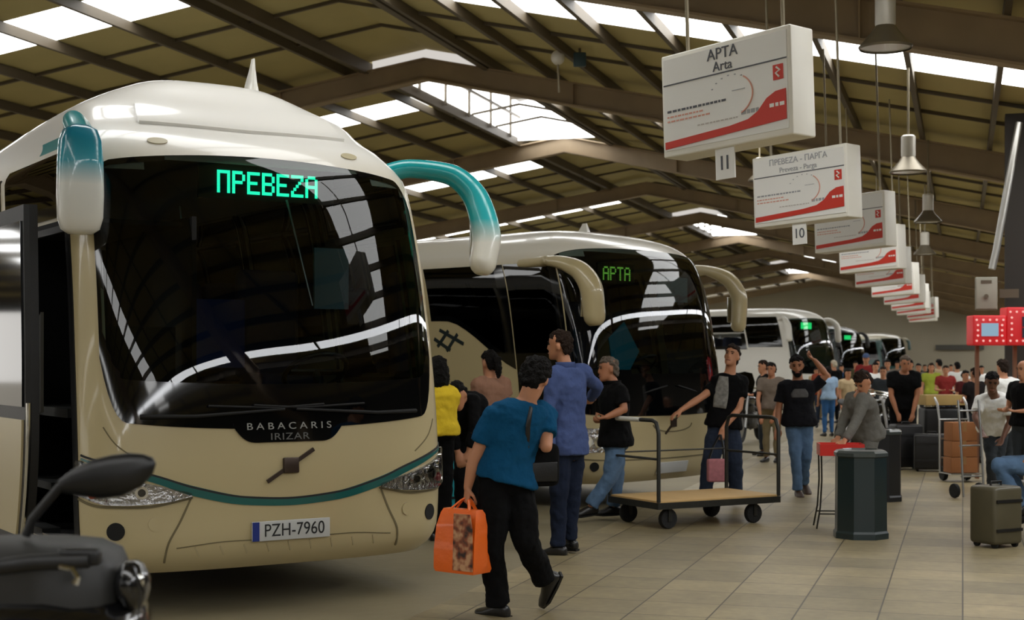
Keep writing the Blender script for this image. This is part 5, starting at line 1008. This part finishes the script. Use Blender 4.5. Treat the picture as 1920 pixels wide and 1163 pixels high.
# ---- the crowd
def figure(x, ytop, Y, label, look, yaw=180, pose='stand', h=None, girth=1.0, group=None, vox=.016, lean=0.0):
    top = HC + (YH - ytop) / F * Y; h = h or top; s = h / 1.75; c = V(((x - CX) / F * Y, Y, 0)); Rz = Matrix.Rotation(R(yaw), 3, 'Z')
    q = lambda a, b, z: c + Rz @ V((a * s, b * s + lean * max(0, z - .95) * s, z * s - abs(lean) * .18 * max(0, z - .95) * s))
    st = .16 if pose == 'walk' else .0
    J = dict(hip=q(0, 0, .95), neck=q(0, .0, 1.48), head=q(0, .025, 1.63), d_face=Rz @ V((0, 1, -.08 - lean * .5)), sl=q(-.19, 0, 1.42), sr=q(.19, 0, 1.42), hl=q(-.09, 0, .91), hr=q(.09, 0, .91), kl=q(-.095, st * .7 + .02, .49), kr=q(.095, -st * .3 + .02, .49), al=q(-.1, st, .09), ar=q(.1, -st, .09 + (.06 if st else 0)), d_tl=Rz @ V((-.15, 1, 0)), d_tr=Rz @ V((.15, 1, -.2 if st else 0)), scale=s, girth=girth)
    arms = {'stand': ((.24, .02, 1.12), (.24, .08, .87)), 'walk': ((.24, -.06, 1.13), (.23, .1, .9)), 'hold': ((.25, .02, 1.13), (.12, .27, 1.12)), 'reach': ((.22, .2, 1.2), (.15, .45, 1.1)), 'hips': ((.36, -.06, 1.18), (.2, .06, 1.0)), 'down': ((.2, .14, 1.1), (.12, .24, .82))}[pose]
    for sg, k in ((-1, 'l'), (1, 'r')):
        e, w = arms; J['e' + k] = q(sg * e[0], e[1] * (1 if sg > 0 or pose != 'walk' else -1), e[2]); J['w' + k] = q(sg * w[0], w[1] * (1 if sg > 0 or pose != 'walk' else -.3), w[2])
    lk = dict(sleeve=.6, loose=1.4); lk.update(look); lk.setdefault('face', abs(((yaw + 180) % 360) - 180) > 80)
    return person('person', label, J, lk, vox=vox, group=group)
C_RUST = cloth('rust', (132, 62, 44)); C_GRNY = cloth('yellow_green', (150, 160, 60)); C_TEAL2 = cloth('sea_green', (60, 110, 112)); C_BEIGE = cloth('beige', (190, 168, 132)); C_KHA = cloth('khaki', (116, 104, 78)); C_LBLUE = cloth('light_blue', (150, 176, 204)); C_OLIVE = cloth('olive', (76, 74, 52)); C_TAUPE = cloth('taupe', (110, 98, 88)); C_RED = cloth('dull_red', (128, 44, 42)); C_MBLUE = cloth('mid_blue', (52, 92, 140))
figure(1447, 680, 22.5, 'person in a taupe T-shirt standing between the outstretched arm man and the hand-to-head man', dict(top=C_TAUPE, legs=C_KHA, skin=M_SKINT), 150, 'down')
figure(1433, 676, 24.0, 'person with dark hair in a black jacket just behind the taupe T-shirt', dict(top=C_BLACK, legs=C_DGREY, hair=M_HAIRBR, sleeve=1.9), 100, 'hold')
Y = 14.4
person('person', 'bending person in grey hooded clothes reaching down to the red tray stand', pj(Y, dict(hip=(1627, 812, .12), neck=(1611, 740, -.02), head=(1618, 717, -.08), d_face=V((-.6, -.5, -.6)), d_up=V((-.3, -.3, .9)), sr=(1596, 748, .1), sl=(1620, 750, -.16), er=(1583, 788, .08), wr=(1571, 822, -.1), el=(1604, 795, -.28), wl=(1584, 826, -.4),
    hl=(1633, 820, .03), kl=(1620, 892, -.05), al=(1627, 968, .05), hr=(1619, 820, .2), kr=(1609, 890, .14), ar=(1614, 962, .2), d_tl=V((-.8, -.6, 0)), d_tr=V((-.8, -.5, 0)), scale=.95)), dict(top=C_GREY, legs=C_GREY, hair=M_HAIRBR, sleeve=1.95, loose=1.8, hem=-.1), vox=.01)
figure(1690, 688, 22.0, 'heavy man in black leaning over behind the litter bins', dict(top=C_BLACK, legs=C_BLACK, hair=M_HAIRG, style='short', skin=M_SKINT), 178, 'down', h=1.68, girth=1.25, lean=.35)
figure(1829, 690, 22.3, 'dark-haired person in a black T-shirt seen from behind, above the brown cartons', dict(top=cloth('soft_black', (34, 30, 30)), legs=C_DGREY, hair=M_HAIRBR), 20, 'hold')
figure(1881, 674, 18.9, 'broad person in a white hooded top behind the man in the white V-neck', dict(top=C_WHITE, legs=C_DGREY, hair=M_HAIRBR, sleeve=1.9, loose=2.5), 15, 'hold', girth=1.15)
figure(1922, 676, 16.6, 'person in a black T-shirt at the right edge above the blue jeans knee', dict(top=C_BLACK, legs=C_DGREY, skin=M_SKIN, style='bald'), 120, 'hold')
crowd = [
 (1540, 683, 33, 'person in a rust brown top walking beyond the raised elbow', C_RUST, C_DJEAN, 170, 'walk', {}), (1553, 688, 30, 'person in light blue shirt and mid blue trousers behind the raised elbow', C_LBLUE, C_MBLUE, 10, 'stand', {}),
 (1564, 676, 36, 'person with pale hair and dark clothes left of the crowd under the dark coach', C_BLACK, C_BLACK, 20, 'stand', dict(hair=mat('hair_pale', (196, 184, 160), .6))), (1589, 692, 29, 'woman in a beige top left of the grey bending person', C_BEIGE, C_KHA, 200, 'stand', dict(style='long')),
 (1624, 664, 34, 'tall person in a red top with a blue cap under the dark coach', C_RED, C_NAVY, 160, 'stand', dict(cap=mat('cap_blue', (70, 90, 130), .8))), (1641, 680, 31, 'person in a white shirt right of the blue cap', C_WHITE, C_DGREY, 190, 'hold', {}),
 (1644, 675, 40, 'person in a sea green top behind the white shirt', C_TEAL2, C_DGREY, 200, 'stand', {}), (1664, 675, 34, 'person in a grey top behind the heavy man in black, left shoulder', C_GREY, C_BLACK, 170, 'stand', {}),
 (1706, 675, 30, 'person in dark clothes behind the heavy man in black, right shoulder', C_BLACK, C_BLACK, 150, 'stand', dict(skin=M_SKINT)), (1722, 682, 36, 'person in a grey shirt right of the heavy man in black', C_GREY, C_DGREY, 170, 'stand', {}),
 (1746, 681, 33, 'woman in a yellow-green top before the back wall', C_GRNY, C_KHA, 175, 'stand', dict(style='bob', hair=M_HAIRBR)), (1761, 674, 36, 'slim person in a long pale top next to the yellow-green one', C_BEIGE, C_BEIGE, 20, 'stand', dict(sleeve=1.9)),
 (1773, 686, 31, 'person in a dull red top between the pale and the white ones', C_RED, C_DJEAN, 170, 'hold', dict(hair=M_HAIRBR)), (1795, 679, 34, 'person in a white T-shirt seen from behind before the back wall', C_WHITE, C_DJEAN, 0, 'hips', {}),
 (1809, 695, 27, 'person in a dark red top left of the black T-shirt back', cloth('dark_red', (84, 34, 34)), C_BLACK, 200, 'hold', {}), (1840, 686, 38, 'distant person in white beside the brown post', C_WHITE, C_NAVY, 180, 'stand', {}),
 (1604, 678, 44, 'distant person in olive under the dark coach', C_OLIVE, C_BLACK, 180, 'stand', {}), (1578, 684, 42, 'distant person in mid blue left of the olive one', C_MBLUE, C_NAVY, 160, 'stand', {}),
 (1682, 678, 45, 'distant person in taupe above the head of the heavy man', C_TAUPE, C_DGREY, 190, 'stand', {}), (1734, 684, 48, 'distant person in black left of the yellow-green top', C_BLACK, C_BLACK, 180, 'stand', {}),
 (1783, 684, 50, 'distant person in rust right of the slim pale one', C_RUST, C_NAVY, 180, 'stand', {}), (1656, 688, 27, 'person in dark grey left of the heavy man in black', C_DGREY, C_BLACK, 160, 'stand', dict(hair=M_HAIRBR)),
 (1530, 690, 38, 'distant person in beige left of the rust brown top', C_BEIGE, C_KHA, 190, 'walk', {}), (1895, 672, 26, 'person in khaki by the post under the red sign boxes', C_KHA, C_DGREY, 200, 'stand', {})]
for x, yt, Yd, lab, tp, lg, yaw, ps, ex in crowd:
    figure(x, yt, Yd, lab, dict(top=tp, legs=lg, **ex), yaw, ps, vox=.018)
